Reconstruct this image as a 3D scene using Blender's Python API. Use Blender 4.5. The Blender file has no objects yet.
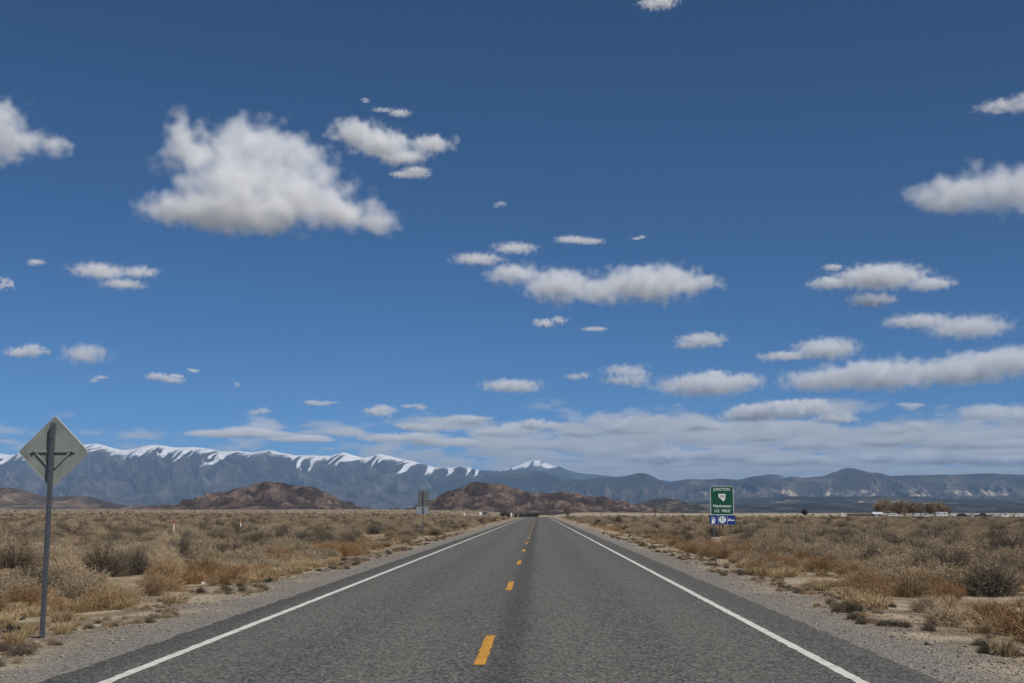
import bpy, bmesh, math, random
import numpy as np
from mathutils import Vector, Matrix, noise as mnoise

random.seed(11)
rng = np.random.default_rng(11)
C = bpy.context.scene
COL = C.collection
R = math.radians

# ------------------------------------------------------------------ camera
CAM_H = 1.6
F = 1220.0
PITCH = math.atan(170.5 / F)
YAW = math.atan(26.5 / F)
cam_d = bpy.data.cameras.new('camera')
cam_d.sensor_width = 36.0
cam_d.lens = F / 1024.0 * 36.0
cam_d.clip_start = 0.1
cam_d.clip_end = 120000.0
cam = bpy.data.objects.new('camera', cam_d)
COL.objects.link(cam)
cam.location = (0, 0, CAM_H)
cam.rotation_euler = (math.pi / 2 + PITCH, 0, YAW)
C.camera = cam
CR = Matrix.Rotation(YAW, 3, 'Z') @ Matrix.Rotation(math.pi / 2 + PITCH, 3, 'X')

def ray(px, py):
    v = CR @ Vector(((px - 512) / F, -(py - 341.5) / F, -1.0))
    return v.normalized()

def at_y(px, py, Y):
    """point of the world seen at a pixel, at forward distance Y"""
    v = ray(px, py)
    t = Y / v.y
    return Vector((0, 0, CAM_H)) + v * t

# ------------------------------------------------------------------ numpy noise
_perm = rng.permutation(4096)
_grad = rng.uniform(0, 2 * math.pi, 4096)
def _h(ix, iy, seed):
    return _perm[(_perm[(ix + seed * 131) & 4095] + iy) & 4095]
def perlin(x, y, seed=0):
    x = np.asarray(x, float); y = np.asarray(y, float)
    ix = np.floor(x).astype(np.int64); iy = np.floor(y).astype(np.int64)
    fx = x - ix; fy = y - iy
    def g(a, b, dx, dy):
        t = _grad[_h(a, b, seed)]
        return np.cos(t) * dx + np.sin(t) * dy
    u = fx**3 * (fx * (fx * 6 - 15) + 10); v = fy**3 * (fy * (fy * 6 - 15) + 10)
    a = g(ix, iy, fx, fy); b = g(ix + 1, iy, fx - 1, fy)
    c = g(ix, iy + 1, fx, fy - 1); d = g(ix + 1, iy + 1, fx - 1, fy - 1)
    return 1.5 * ((a * (1 - u) + b * u) * (1 - v) + (c * (1 - u) + d * u) * v)
def fbm(x, y, oct=5, seed=0, gain=0.5):
    s = 0; a = 1.0; n = 0
    for o in range(oct):
        s = s + a * perlin(x * 2**o, y * 2**o, seed + o); n += a; a *= gain
    return s / n
def ridged(x, y, oct=5, seed=0, gain=0.5):
    s = 0; a = 1.0; n = 0; w = 1.0
    for o in range(oct):
        r = 1 - np.abs(perlin(x * 2**o, y * 2**o, seed + o)) * 1.4
        r = np.clip(r, 0, 1) ** 2
        s = s + a * r * w; n += a; a *= gain; w = np.clip(r * 1.6, 0.15, 1)
    return s / n
def smooth(a, b, x):
    t = np.clip((np.asarray(x, float) - a) / (b - a), 0, 1)
    return t * t * (3 - 2 * t)

# ------------------------------------------------------------------ mesh helpers
def mesh_np(name, V, Fc, uv=None, smooth_=False):
    """V (n,3), Fc (m,k) all faces with the same number of corners"""
    V = np.asarray(V, np.float32); Fc = np.asarray(Fc, np.int32)
    m = bpy.data.meshes.new(name)
    k = Fc.shape[1]
    m.vertices.add(len(V)); m.vertices.foreach_set('co', V.ravel())
    m.loops.add(Fc.size); m.loops.foreach_set('vertex_index', Fc.ravel())
    m.polygons.add(len(Fc))
    m.polygons.foreach_set('loop_start', np.arange(0, Fc.size, k, dtype=np.int32))
    m.polygons.foreach_set('loop_total', np.full(len(Fc), k, np.int32))
    if smooth_:
        m.polygons.foreach_set('use_smooth', np.ones(len(Fc), bool))
    m.update(calc_edges=True); m.validate()
    return m
def grid_faces(nx, ny):
    i = np.arange(nx * ny).reshape(ny, nx)
    return np.stack([i[:-1, :-1], i[:-1, 1:], i[1:, 1:], i[1:, :-1]], -1).reshape(-1, 4)
def attr(m, name, vals):
    a = m.attributes.new(name, 'FLOAT', 'POINT')
    a.data.foreach_set('value', np.asarray(vals, np.float32).ravel())
def link(name, mesh, mat=None, parent=None, loc=None, rot=None):
    o = bpy.data.objects.new(name, mesh); COL.objects.link(o)
    if mat is not None and not mesh.materials: mesh.materials.append(mat)
    if parent is not None: o.parent = parent
    if loc is not None: o.location = loc
    if rot is not None: o.rotation_euler = rot
    return o
def tag(o, label=None, cat=None, group=None, kind=None):
    if label: o['label'] = label
    if cat: o['category'] = cat
    if group: o['group'] = group
    if kind: o['kind'] = kind
    return o
def empty(name, loc, rz=0.0):
    o = bpy.data.objects.new(name, None); COL.objects.link(o)
    o.location = loc; o.rotation_euler = (0, 0, rz); o.empty_display_size = 0.3
    return o
def copy_tree(o, parent=None):
    c = o.copy(); COL.objects.link(c)
    if parent is not None: c.parent = parent
    for ch in o.children:
        copy_tree(ch, c)
    return c

class MB:
    """collects simple solids into one bmesh"""
    def __init__(s): s.bm = bmesh.new()
    def box(s, c, size, rot=None, bevel=0.0):
        r = bmesh.ops.create_cube(s.bm, size=1.0)
        M = Matrix.Translation(c) @ (rot.to_4x4() if rot else Matrix.Identity(4)) @ Matrix.Diagonal((*size, 1))
        bmesh.ops.transform(s.bm, matrix=M, verts=r['verts'])
        if bevel:
            es = list({e for v in r['verts'] for e in v.link_edges})
            bmesh.ops.bevel(s.bm, geom=es, offset=bevel, segments=2, affect='EDGES', profile=0.6)
        return s
    def cyl(s, a, b, r1, r2=None, seg=10):
        a = Vector(a); b = Vector(b); d = b - a
        r = bmesh.ops.create_cone(s.bm, cap_ends=True, segments=seg, radius1=r1, radius2=r1 if r2 is None else r2, depth=d.length)
        M = Matrix.Translation((a + b) / 2) @ d.to_track_quat('Z', 'Y').to_matrix().to_4x4()
        bmesh.ops.transform(s.bm, matrix=M, verts=r['verts'])
        return s
    def bar(s, a, b, w, t, up=(0, 1, 0)):
        """flat bar from a to b, w wide, t thick along up"""
        a = Vector(a); b = Vector(b); d = (b - a); L = d.length; d.normalize()
        u = Vector(up); sd = d.cross(u).normalized(); u = sd.cross(d).normalized()
        rot = Matrix((sd, u, d)).transposed()
        return s.box((a + b) / 2, (w, t, L), rot)
    def prism(s, pts, y0, y1):
        """polygon in x,z extruded along y"""
        f = [s.bm.verts.new((p[0], y0, p[1])) for p in pts]
        g = [s.bm.verts.new((p[0], y1, p[1])) for p in pts]
        n = len(pts)
        s.bm.faces.new(f); s.bm.faces.new(list(reversed(g)))
        for i in range(n):
            s.bm.faces.new((f[i], g[i], g[(i + 1) % n], f[(i + 1) % n]))
        return s
    def build(s, name, mat, parent=None, loc=None, shade=False):
        bmesh.ops.recalc_face_normals(s.bm, faces=s.bm.faces)
        m = bpy.data.meshes.new(name); s.bm.to_mesh(m); s.bm.free()
        if shade:
            for p in m.polygons: p.use_smooth = True
        return link(name, m, mat, parent, loc)

# ------------------------------------------------------------------ node helpers
class NT:
    def __init__(s, name, vol=False):
        s.mat = bpy.data.materials.new(name); s.mat.use_nodes = True
        s.t = s.mat.node_tree; s.t.nodes.clear()
        s.out = s.t.nodes.new('ShaderNodeOutputMaterial')
    def n(s, typ, _in=None, **props):
        nd = s.t.nodes.new(typ)
        for k, v in props.items(): setattr(nd, k, v)
        for k, v in (_in or {}).items():
            if isinstance(v, bpy.types.NodeSocket): s.t.links.new(v, nd.inputs[k])
            else: nd.inputs[k].default_value = v
        return nd
    def math(s, op, a, b=0.0, c=0.0, clamp=False):
        nd = s.t.nodes.new('ShaderNodeMath'); nd.operation = op; nd.use_clamp = clamp
        for i, v in enumerate((a, b, c)):
            if isinstance(v, bpy.types.NodeSocket): s.t.links.new(v, nd.inputs[i])
            else: nd.inputs[i].default_value = v
        return nd.outputs[0]
    def noise(s, scale, detail=4, rough=0.55, vec=None, dist=0.0):
        i = {'Scale': scale, 'Detail': detail, 'Roughness': rough, 'Distortion': dist}
        if vec is not None: i['Vector'] = vec
        return s.n('ShaderNodeTexNoise', i).outputs['Fac']
    def step(s, v, a, b, lo=0.0, hi=1.0):
        nd = s.n('ShaderNodeMapRange', {0: v, 1: a, 2: b, 3: lo, 4: hi}, interpolation_type='SMOOTHSTEP')
        return nd.outputs[0]
    def mix(s, f, a, b, mode='MIX'):
        nd = s.t.nodes.new('ShaderNodeMix'); nd.data_type = 'RGBA'; nd.blend_type = mode
        for idx, v in ((0, f), (6, a), (7, b)):
            if isinstance(v, bpy.types.NodeSocket): s.t.links.new(v, nd.inputs[idx])
            elif idx == 0: nd.inputs[0].default_value = v
            else: nd.inputs[idx].default_value = (*v, 1.0) if len(v) == 3 else v
        return nd.outputs[2]
    def pos(s):
        return s.n('ShaderNodeNewGeometry').outputs['Position']
    def obj(s):
        return s.n('ShaderNodeTexCoord').outputs['Object']
    def scaled(s, vec, sc):
        return s.n('ShaderNodeMapping', {'Vector': vec, 'Scale': sc}).outputs[0]
    def sep(s, vec):
        return s.n('ShaderNodeSeparateXYZ', {0: vec}).outputs
    def attr(s, name):
        return s.n('ShaderNodeAttribute', attribute_name=name).outputs['Fac']
    def bsdf(s, col, rough=0.9, metal=0.0, bump=None, bstr=0.5, bdist=0.02, spec=0.3, trans=None):
        b = s.n('ShaderNodeBsdfPrincipled')
        for k, v in (('Base Color', col), ('Roughness', rough), ('Metallic', metal), ('Specular IOR Level', spec)):
            if isinstance(v, bpy.types.NodeSocket): s.t.links.new(v, b.inputs[k])
            else: b.inputs[k].default_value = (*v, 1.0) if k == 'Base Color' and len(v) == 3 else v
        if bump is not None:
            bp = s.n('ShaderNodeBump', {'Height': bump, 'Strength': bstr, 'Distance': bdist})
            s.t.links.new(bp.outputs[0], b.inputs['Normal'])
        s.t.links.new(b.outputs[0], s.out.inputs['Surface'])
        return b

# ------------------------------------------------------------------ light, sky
SUN_EL, SUN_AZ = R(50), R(138)      # azimuth measured clockwise from +Y (the road): behind, to the right
sun_dir = Vector((math.sin(SUN_AZ) * math.cos(SUN_EL), math.cos(SUN_AZ) * math.cos(SUN_EL), math.sin(SUN_EL)))
sd = bpy.data.lights.new('sun', 'SUN'); sd.energy = 4.6; sd.angle = R(0.53); sd.color = (1.0, 0.94, 0.85)
so = bpy.data.objects.new('sun', sd); COL.objects.link(so)
so.rotation_euler = (-sun_dir).to_track_quat('-Z', 'Y').to_euler()
so.location = sun_dir * 200
W = bpy.data.worlds.new('World'); C.world = W; W.use_nodes = True
wn = W.node_tree; wn.nodes.clear()
wo = wn.nodes.new('ShaderNodeOutputWorld'); bg = wn.nodes.new('ShaderNodeBackground')
sk = wn.nodes.new('ShaderNodeTexSky'); sk.sky_type = 'NISHITA'; sk.sun_disc = False
sk.sun_elevation = SUN_EL; sk.sun_rotation = SUN_AZ
sk.altitude = 1800; sk.air_density = 0.5; sk.dust_density = 0.0; sk.ozone_density = 10.0
bg.inputs['Strength'].default_value = 0.079
tint = wn.nodes.new('ShaderNodeMix'); tint.data_type = 'RGBA'; tint.blend_type = 'MULTIPLY'
tint.inputs[0].default_value = 1.0; tint.inputs[7].default_value = (0.62, 0.97, 1.0, 1.0)
wn.links.new(sk.outputs[0], tint.inputs[6]); wn.links.new(tint.outputs[2], bg.inputs[0]); wn.links.new(bg.outputs[0], wo.inputs[0])

C.view_settings.view_transform = 'Standard'; C.view_settings.look = 'None'
C.view_settings.exposure = 0.0; C.view_settings.gamma = 1.0
C.render.engine = 'CYCLES'
cy = C.cycles
cy.use_denoising = True
cy.max_bounces = 8; cy.diffuse_bounces = 3; cy.glossy_bounces = 2; cy.transmission_bounces = 2
cy.volume_bounces = 6; cy.transparent_max_bounces = 24
cy.volume_step_rate = 0.35; cy.volume_max_steps = 256
# ------------------------------------------------------------------ ground
ROAD_L, ROAD_R = -4.75, 3.85           # asphalt edges
LINE_L, LINE_R, LINE_C = -4.11, 3.05, -0.62
def road_dip(y):
    return -3.0 * smooth(380, 800, y)
def ground_z(x, y):
    x = np.asarray(x, float); y = np.asarray(y, float)
    off = np.maximum(np.maximum(ROAD_L - x, x - ROAD_R), 0)          # metres beyond the asphalt
    z = -0.025 - 0.16 * smooth(0.2, 4.5, off)
    z = z + fbm(x / 7.0, y / 7.0, 4, 3) * 0.16 * smooth(1.2, 5.0, off)
    z = z + fbm(x / 0.9, y / 0.9, 3, 9) * 0.035 * smooth(0.4, 1.5, off)
    z = z + fbm(x / 60.0, y / 60.0, 3, 21) * 0.5 * smooth(8, 60, off)
    side = smooth(-300, 300, x)
    farl = 8.0 * smooth(300, 3000, y); farr = -0.45 * smooth(150, 400, y) * smooth(10, 60, x) - 0.3 * smooth(1500, 4000, y)
    far = farl * (1 - side) + farr * side
    return z + far * smooth(6, 120, off) + road_dip(y) * (1 - smooth(12, 60, off))
def geo(a, b, n):
    return np.geomspace(a, b, n)
xs = np.concatenate([-geo(16, 29000, 70)[::-1], np.arange(-15.8, 15.9, 0.2), geo(16, 29000, 70)])
ys = np.concatenate([[-3500, -800, -200, -60, -20], np.arange(-8, 45, 0.25), geo(45.3, 29500, 190)])
GX, GY = np.meshgrid(xs, ys)
GZ = ground_z(GX, GY)
under = (GX > ROAD_L + 0.15) & (GX < ROAD_R - 0.15)
GZ = np.where(under, -0.06 + road_dip(GY), GZ)
gm = mesh_np('ground', np.stack([GX, GY, GZ], -1).reshape(-1, 3), grid_faces(len(xs), len(ys)), smooth_=True)

g = NT('desert_ground')
p = g.pos(); sx, sy, sz = g.sep(p)
nb = g.noise(0.55, 5, 0.6, p); nf = g.noise(9.0, 4, 0.7, p); nl = g.noise(0.045, 4, 0.6, p); ng = g.noise(38.0, 2, 0.6, p)
soil = g.mix(g.step(nb, 0.35, 0.65), (0.26, 0.205, 0.145), (0.40, 0.33, 0.24))
litter = g.mix(g.step(nf, 0.35, 0.7), (0.13, 0.095, 0.06), (0.27, 0.20, 0.12))
veg = g.mix(g.step(nb, 0.40, 0.58), litter, soil)
# gravel shoulder, nearer than an uneven line beside the asphalt
offx = g.math('MAXIMUM', g.math('SUBTRACT', ROAD_L, sx), g.math('SUBTRACT', sx, ROAD_R))
wob = g.math('MULTIPLY', g.math('SUBTRACT', nb, 0.5), 2.4)
edge = g.step(g.math('ADD', offx, g.math('MULTIPLY', wob, 1.5)), 0.5, 1.9)
vor = g.n('ShaderNodeTexVoronoi', {'Vector': p, 'Scale': 26.0}).outputs
stone = g.mix(g.sep(vor['Color'])[0], (0.115, 0.108, 0.098), (0.335, 0.318, 0.292))
stone = g.mix(g.step(ng, 0.4, 0.65), stone, (0.19, 0.165, 0.14))
fine = g.mix(g.step(g.noise(1.7, 4, 0.6, p), 0.40, 0.62), stone, (0.265, 0.238, 0.20))
grav = g.mix(g.step(g.math('ADD', offx, g.math('MULTIPLY', wob, 0.4)), 0.25, 1.4), stone, fine)
near = g.mix(edge, grav, veg)
# farther off: dry plain, pale flats and dark brush belts
far1 = g.mix(g.step(g.noise(1.0, 5, 0.65, g.scaled(p, (0.012, 0.004, 0))), 0.42, 0.6), (0.20, 0.155, 0.10), (0.30, 0.245, 0.165))
pale = g.math('MULTIPLY', g.step(sy, 430, 520), g.math('MULTIPLY', g.step(sy, 1900, 2400, 1.0, 0.0), g.step(sx, -60, 20)))
far1 = g.mix(pale, far1, (0.32, 0.265, 0.19))
dk = g.math('MULTIPLY', g.step(sy, 2200, 2900), g.step(sx, -200, 600))
far1 = g.mix(dk, far1, (0.085, 0.08, 0.055))
colr = g.mix(g.step(sy, 180, 650), near, far1)
hgt = g.math('ADD', g.math('MULTIPLY', vor['Distance'], 0.6), g.math('MULTIPLY', nf, 0.8))
g.bsdf(colr, 0.95, bump=hgt, bstr=0.9, bdist=0.05, spec=0.15)
tag(link('ground', gm, g.mat), kind='structure')

# ------------------------------------------------------------------ road
rys = np.concatenate([np.arange(-60, 0, 0.5), np.arange(0, 70, 0.12), geo(70.3, 900, 130)])
jl = fbm(np.zeros_like(rys), rys / 0.9, 5, 5, 0.7) * 0.12; jr = fbm(np.zeros_like(rys) + 9, rys / 0.9, 5, 6, 0.7) * 0.16
rows = []
for y, a, b in zip(rys, jl, jr):
    z = float(road_dip(y))
    rows.append([(ROAD_L - 0.10 + a, y, z - 0.055), (ROAD_L + a, y, z - 0.006)] + [(xx, y, z + cz) for xx, cz in ((-4.05, 0.0), (-2.3, 0.02), (-0.6, 0.03), (1.2, 0.02), (3.07, 0.0))] + [(ROAD_R + b, y, z - 0.006), (ROAD_R + 0.10 + b, y, z - 0.055)])
rowsA = np.array(rows)
rm = mesh_np('road', rowsA.reshape(-1, 3), grid_faces(rowsA.shape[1], rowsA.shape[0]))
a = NT('chip_seal_asphalt')
p = a.pos(); sx, sy, sz = a.sep(p)
v = a.n('ShaderNodeTexVoronoi', {'Vector': p, 'Scale': 48.0}).outputs
chip = a.sep(v['Color'])[1]
n1 = a.noise(28, 3, 0.7, p); n2 = a.noise(0.5, 4, 0.6, a.scaled(p, (1.6, 0.25, 1))); n3 = a.noise(3.0, 4, 0.65, p)
c = a.mix(chip, (0.035, 0.035, 0.034), (0.225, 0.219, 0.194))
c = a.mix(a.step(n1, 0.38, 0.62), a.mix(0.45, c, (0.040, 0.040, 0.039)), c)
c = a.mix(a.math('MULTIPLY', a.step(n3, 0.35, 0.7), 0.35), c, (0.135, 0.132, 0.117))
# polished wheel tracks and the dark seam by the middle line
def band(cx, w0, w1):
    d = a.math('ABSOLUTE', a.math('SUBTRACT', a.math('ADD', sx, a.math('MULTIPLY', a.math('SUBTRACT', n2, 0.5), 0.5)), cx))
    return a.step(d, w0, w1, 1.0, 0.0)
tr = None
for cx in (-3.35, -1.6, 0.35, 2.15):
    b = band(cx, 0.1, 0.75); tr = b if tr is None else a.math('MAXIMUM', tr, b)
c = a.mix(a.math('MULTIPLY', tr, 0.38), c, (0.150, 0.147, 0.131))
c = a.mix(a.math('MULTIPLY', band(LINE_C + 0.25, 0.06, 0.34), 0.40), c, (0.032, 0.032, 0.032))
c = a.mix(a.math('MULTIPLY', a.math('MAXIMUM', a.step(sx, LINE_L - 0.1, LINE_L - 0.45), a.step(sx, LINE_R + 0.1, LINE_R + 0.4)), 0.25), c, (0.042, 0.042, 0.041))
c = a.mix(a.math('MULTIPLY', a.step(n2, 0.52, 0.72), 0.2), c, (0.05, 0.05, 0.049))
sp_ = a.n('ShaderNodeTexVoronoi', {'Vector': a.scaled(p, (1, 0.45, 1)), 'Scale': 36.0}).outputs['Color']
gr = a.math('MULTIPLY_ADD', a.sep(sp_)[0], 0.85, 0.56)
g2 = a.math('MULTIPLY_ADD', a.noise(17.0, 4, 0.75, a.scaled(p, (1, 0.45, 1))), 0.85, 0.535)
gr = a.math('MULTIPLY', gr, g2)
c = a.mix(1.0, c, a.n('ShaderNodeCombineColor', {0: gr, 1: gr, 2: gr}).outputs[0], 'MULTIPLY')
a.bsdf(c, 0.85, bump=a.math('ADD', v['Distance'], n1), bstr=0.8, bdist=0.012, spec=0.25)
tag(link('road', rm, a.mat), kind='structure')

def zroad(x, y):
    return np.interp(x, [-4.75, -4.05, -2.3, -0.6, 1.2, 3.07, 3.85], [-0.006, 0, 0.02, 0.03, 0.02, 0, -0.006]) + road_dip(y)
def paint(name, col, worn):
    t = NT(name); p = t.pos()
    n = t.noise(60, 4, 0.75, p); m = t.noise(4.0, 4, 0.7, p)
    wv = t.math('ADD', n, t.math('MULTIPLY', m, 0.7))
    cc = t.mix(t.step(wv, worn, worn + 0.14), col, (0.07, 0.068, 0.064))
    cc = t.mix(t.math('MULTIPLY', t.step(m, 0.4, 0.7), 0.3), cc, tuple(0.6 * k for k in col))
    t.bsdf(cc, 0.7, bump=n, bstr=0.4, bdist=0.006)
    return t.mat
white_p = paint('white_road_paint', (0.60, 0.59, 0.55), 0.93)
yellow_p = paint('yellow_road_paint', (0.55, 0.275, 0.035), 0.91)
def stripe(cx, w, y0, y1, jit, seed):
    n = max(8, int((y1 - y0) / 0.25)); n = min(n, 900)
    yy = np.geomspace(y0 + 20, y1 + 20, n) - 20 if y1 - y0 > 50 else np.linspace(y0, y1, n)
    l = cx - w / 2 + perlin(yy * 3.1, np.zeros(n), seed) * jit; r = cx + w / 2 + perlin(yy * 3.1, np.ones(n) * 5, seed + 1) * jit
    V = np.stack([np.stack([l, yy, zroad(l, yy) + 0.005], -1), np.stack([r, yy, zroad(r, yy) + 0.005], -1)], 1).reshape(-1, 3)
    i = np.arange(n - 1) * 2
    return V, np.stack([i, i + 1, i + 3, i + 2], -1)
for cx in (LINE_L, LINE_R):
    V, Fc = stripe(cx, 0.125, -15, 880, 0.02, 31)
    tag(link('edge_line', mesh_np('edge_line', V, Fc), white_p), kind='structure')
k = 0
y = 12.95 - 12.19 * 2
while y < 620:
    V, Fc = stripe(LINE_C, 0.12, y, y + 3.05, 0.02, 50 + k)
    tag(link('centre_dash', mesh_np('centre_dash', V, Fc), yellow_p), kind='structure')
    y += 12.19; k += 1

# ------------------------------------------------------------------ mountains
def rock_mat(name, rock_a, rock_b, low, size, red=None, pale=None):
    t = NT(name); p = t.pos()
    n = t.noise(1.6 / size, 8, 0.66, p); n2 = t.noise(7.0 / size, 7, 0.68, p)
    c = t.mix(t.step(n, 0.38, 0.62), rock_a, rock_b)
    c = t.mix(t.math('MULTIPLY', t.step(n2, 0.44, 0.62), 0.75), c, tuple(0.5 * k for k in rock_a))
    c = t.mix(t.step(t.math('ADD', t.attr('fan'), t.math('MULTIPLY', t.math('SUBTRACT', n2, 0.5), 0.9)), 0.55, 0.9), c, low)
    if pale is not None:
        pl = t.step(t.math('ADD', t.attr('pale'), t.math('MULTIPLY', t.math('SUBTRACT', n2, 0.5), 1.3)), 0.55, 0.8)
        c = t.mix(pl, c, pale)
    n3 = t.noise(26.0 / size, 4, 0.7, p)
    c = t.mix(t.math('MULTIPLY', t.step(n3, 0.52, 0.60), 0.6), c, tuple(0.45 * k for k in rock_a))
    relief_shade = t.math('MULTIPLY_ADD', t.step(t.attr('ridge'), 0.15, 0.75), 1.05, 0.50)  # relief shading put into the colour: ridges lighter, gullies and their scrub darker
    c = t.mix(1.0, c, t.n('ShaderNodeCombineColor', {0: relief_shade, 1: relief_shade, 2: relief_shade}).outputs[0], 'MULTIPLY')
    sn = t.step(t.math('ADD', t.attr('snow'), t.math('MULTIPLY', t.math('SUBTRACT', n2, 0.5), 1.0)), 0.30, 0.85)
    c = t.mix(sn, c, (0.86, 0.87, 0.90))
    t.bsdf(c, 0.95, bump=n2, bstr=1.0, bdist=size * 0.09, spec=0.1)
    return t.mat
def build_range(name, Y0, Wf, Wb, prof, nx, ny, L, carve, seed, mat, z0=-15.0, snow=None, pale=None, crest=0.03, rough=0.05, power=1.35, warp=0.5, slant=0.0):
    pr = np.array(prof, float)
    P = np.array([at_y(a, b, Y0)[:] for a, b in pr])
    X = np.linspace(P[0, 0], P[-1, 0], nx)
    H = np.interp(X, P[:, 0], P[:, 2]); dx = X[1] - X[0]
    kr = max(1, int(0.0018 * Y0 / dx)); ker = np.hanning(2 * kr + 3); ker /= ker.sum()
    H = np.convolve(np.pad(H, kr + 1, mode='edge'), ker, 'valid')
    amp = max(H.max() - z0, 1)
    H = H + amp * crest * fbm(X / L * 1.3, X * 0 + seed, 5, seed)
    nb_ = max(6, ny // 5)
    U = np.concatenate([np.linspace(-1, 0, nb_, endpoint=False), np.linspace(0, 1, ny) ** 1.15])
    UU, XX = np.meshgrid(U, X, indexing='ij')
    YY = np.where(UU < 0, Y0 - UU * Wb, Y0 - UU * Wf)
    HH = np.broadcast_to(H, XX.shape) - z0
    u = np.abs(UU)
    b = np.clip(1 - u, 0, 1) ** power
    wx = fbm(XX / (L * 2.2), YY / (L * 2.2), 3, seed + 40) * L * warp
    n = ridged((XX + wx + (YY - Y0) * slant) / L, (YY + wx * 0.5) / (L * 3.0), 5, seed)
    env = smooth(0, 0.22, u) * (1 - 0.5 * smooth(0.75, 1.0, u))
    Z = HH * b * (1 - carve * (1 - n) * env) + amp * rough * fbm(XX / (L * 0.45), YY / (L * 0.45), 5, seed + 7) * np.clip(b * 1.6, 0, 1) * smooth(0.0, 0.08, u)
    # foot of the slope sinks under the plain
    Z = Z + z0
    V = np.stack([XX, YY, Z], -1).reshape(-1, 3)
    m = mesh_np(name, V, grid_faces(nx, len(U)), smooth_=True)
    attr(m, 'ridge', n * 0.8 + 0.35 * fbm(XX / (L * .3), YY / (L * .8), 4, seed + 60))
    attr(m, 'fan', smooth(0.35, 0.95, u) * (0.35 + 0.65 * n))
    attr(m, 'snow', np.zeros_like(Z) if snow is None else snow(XX, YY, Z, n, u))
    attr(m, 'pale', np.zeros_like(Z) if pale is None else pale(XX, YY, Z, n, u))
    return tag(link(name, m, mat), kind='structure')

far_rock = rock_mat('far_rock', (0.066, 0.055, 0.053), (0.108, 0.091, 0.082), (0.085, 0.074, 0.06), 900)
SNOWY = [(-620, 470), (-420, 455), (-250, 462), (-120, 450), (-40, 456), (0, 453.5), (12, 455), (28, 451), (60, 450), (87, 444.5), (97, 443.8), (110, 447), (122, 449.5), (137, 448), (150, 445.5), (160, 445.3), (172, 447), (194, 446.8),
         (223, 451), (252, 452), (270, 450.5), (296, 455.6), (314.6, 455), (330, 456.5), (344, 452.7), (363, 457.8), (379, 453.4), (396.6, 458.5), (417, 462), (434.7, 466.6), (449, 468), (459, 466.4), (479, 470), (508, 471.5), (540, 478), (600, 486), (680, 497)]
def snow_a(X, Y, Z, n, u):
    lim = np.interp(X, np.array([at_y(q, 500, 17000).x for q in (-600, 100, 300, 400, 440, 470, 560)]), [800, 790, 790, 740, 720, 800, 1000])
    dep = Z.max(axis=0, keepdims=True) - Z
    reach = np.interp(X, np.array([at_y(q, 500, 17000).x for q in (-600, 60, 130, 300, 395, 425, 450, 475, 500)]), [60, 75, 60, 45, 62, 5, 18, 0, -80])
    sl = X + 0.75 * dep + 260 * fbm(X / 1100, dep / 500, 3, 83)
    g1 = perlin(sl / 125, dep / 1600, 78); g2 = perlin(sl / 95, dep / 800, 79); far_ = perlin(X / 420, dep / 4000, 80)
    streak = smooth(0.05, 0.40, g1) * smooth(520, 240, dep - 260 * far_) + 0.75 * smooth(0.2, 0.5, g2) * smooth(300, 100, dep - 160 * far_)
    bare = smooth(0.10, 0.45, perlin(sl / 85, dep / 500, 81))
    v = 0.5 + (reach * 1.15 - dep) / 130.0 + 1.35 * streak * smooth(-0.6, 0.15, perlin(X / 800, dep / 2500, 84)) - 0.85 * bare * smooth(5, 45, dep) + 0.6 * fbm(X / 90, dep / 160, 5, 77)
    return np.where(reach < -20, 0, np.minimum(v, 1.3))
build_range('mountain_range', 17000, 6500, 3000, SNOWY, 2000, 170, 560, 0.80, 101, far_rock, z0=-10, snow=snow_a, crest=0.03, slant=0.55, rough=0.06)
PEAK = [(455, 488), (480, 476), (500, 471), (515, 466.5), (524, 462.5), (533, 460.0), (541, 460.6), (547, 463.5), (552, 466), (558, 465.5), (566, 469.5), (582, 473.2), (596, 475), (610, 476.5), (630, 480), (660, 488)]
def snow_b(X, Y, Z, n, u):
    dep = Z.max(axis=0, keepdims=True) - Z; sl = X + 0.5 * dep
    return 0.62 + (120 - dep) / 190.0 - 0.8 * smooth(0.05, 0.4, perlin(sl / 130, dep / 600, 82)) + 0.5 * fbm(X / 110, dep / 160, 4, 71) - 0.6 * smooth(820, 720, Z) - 0.9 * smooth(at_y(547, 470, 22000).x, at_y(562, 470, 22000).x, X)
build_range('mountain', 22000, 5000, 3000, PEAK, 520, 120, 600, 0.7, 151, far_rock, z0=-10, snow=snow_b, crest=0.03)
dark_rock = rock_mat('shaded_spur_rock', (0.042, 0.042, 0.038), (0.065, 0.062, 0.05), (0.09, 0.08, 0.06), 700)  # shadow on the spur painted in as a darker rock colour
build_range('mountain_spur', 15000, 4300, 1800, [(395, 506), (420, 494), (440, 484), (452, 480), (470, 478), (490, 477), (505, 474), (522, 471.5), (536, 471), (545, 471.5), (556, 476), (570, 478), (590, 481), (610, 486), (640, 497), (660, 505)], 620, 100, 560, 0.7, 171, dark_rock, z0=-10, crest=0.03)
RIGHT = [(520, 500), (545, 492), (560, 484), (580, 479), (600, 477.5), (622, 476.6), (635, 474.2), (644, 473.7), (650, 475), (658.6, 479.5), (670, 481), (691, 478.8), (705, 480), (720, 478.4), (735, 480), (747, 478), (756, 476), (764, 477.5), (772, 477.6), (783.7, 478.5), (792.5, 476.3), (803, 478), (823, 476.6),
         (832, 473), (841, 469.3), (847, 467.9), (852.5, 467.8), (858, 469.8), (867, 471.5), (878, 473), (887.7, 476), (893, 476), (908, 475), (925, 475), (944, 474.4), (962, 475), (975, 474), (991, 473.0), (1005, 474), (1020, 474.4), (1100, 470), (1200, 476), (1350, 468), (1500, 474), (1700, 480)]
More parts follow.
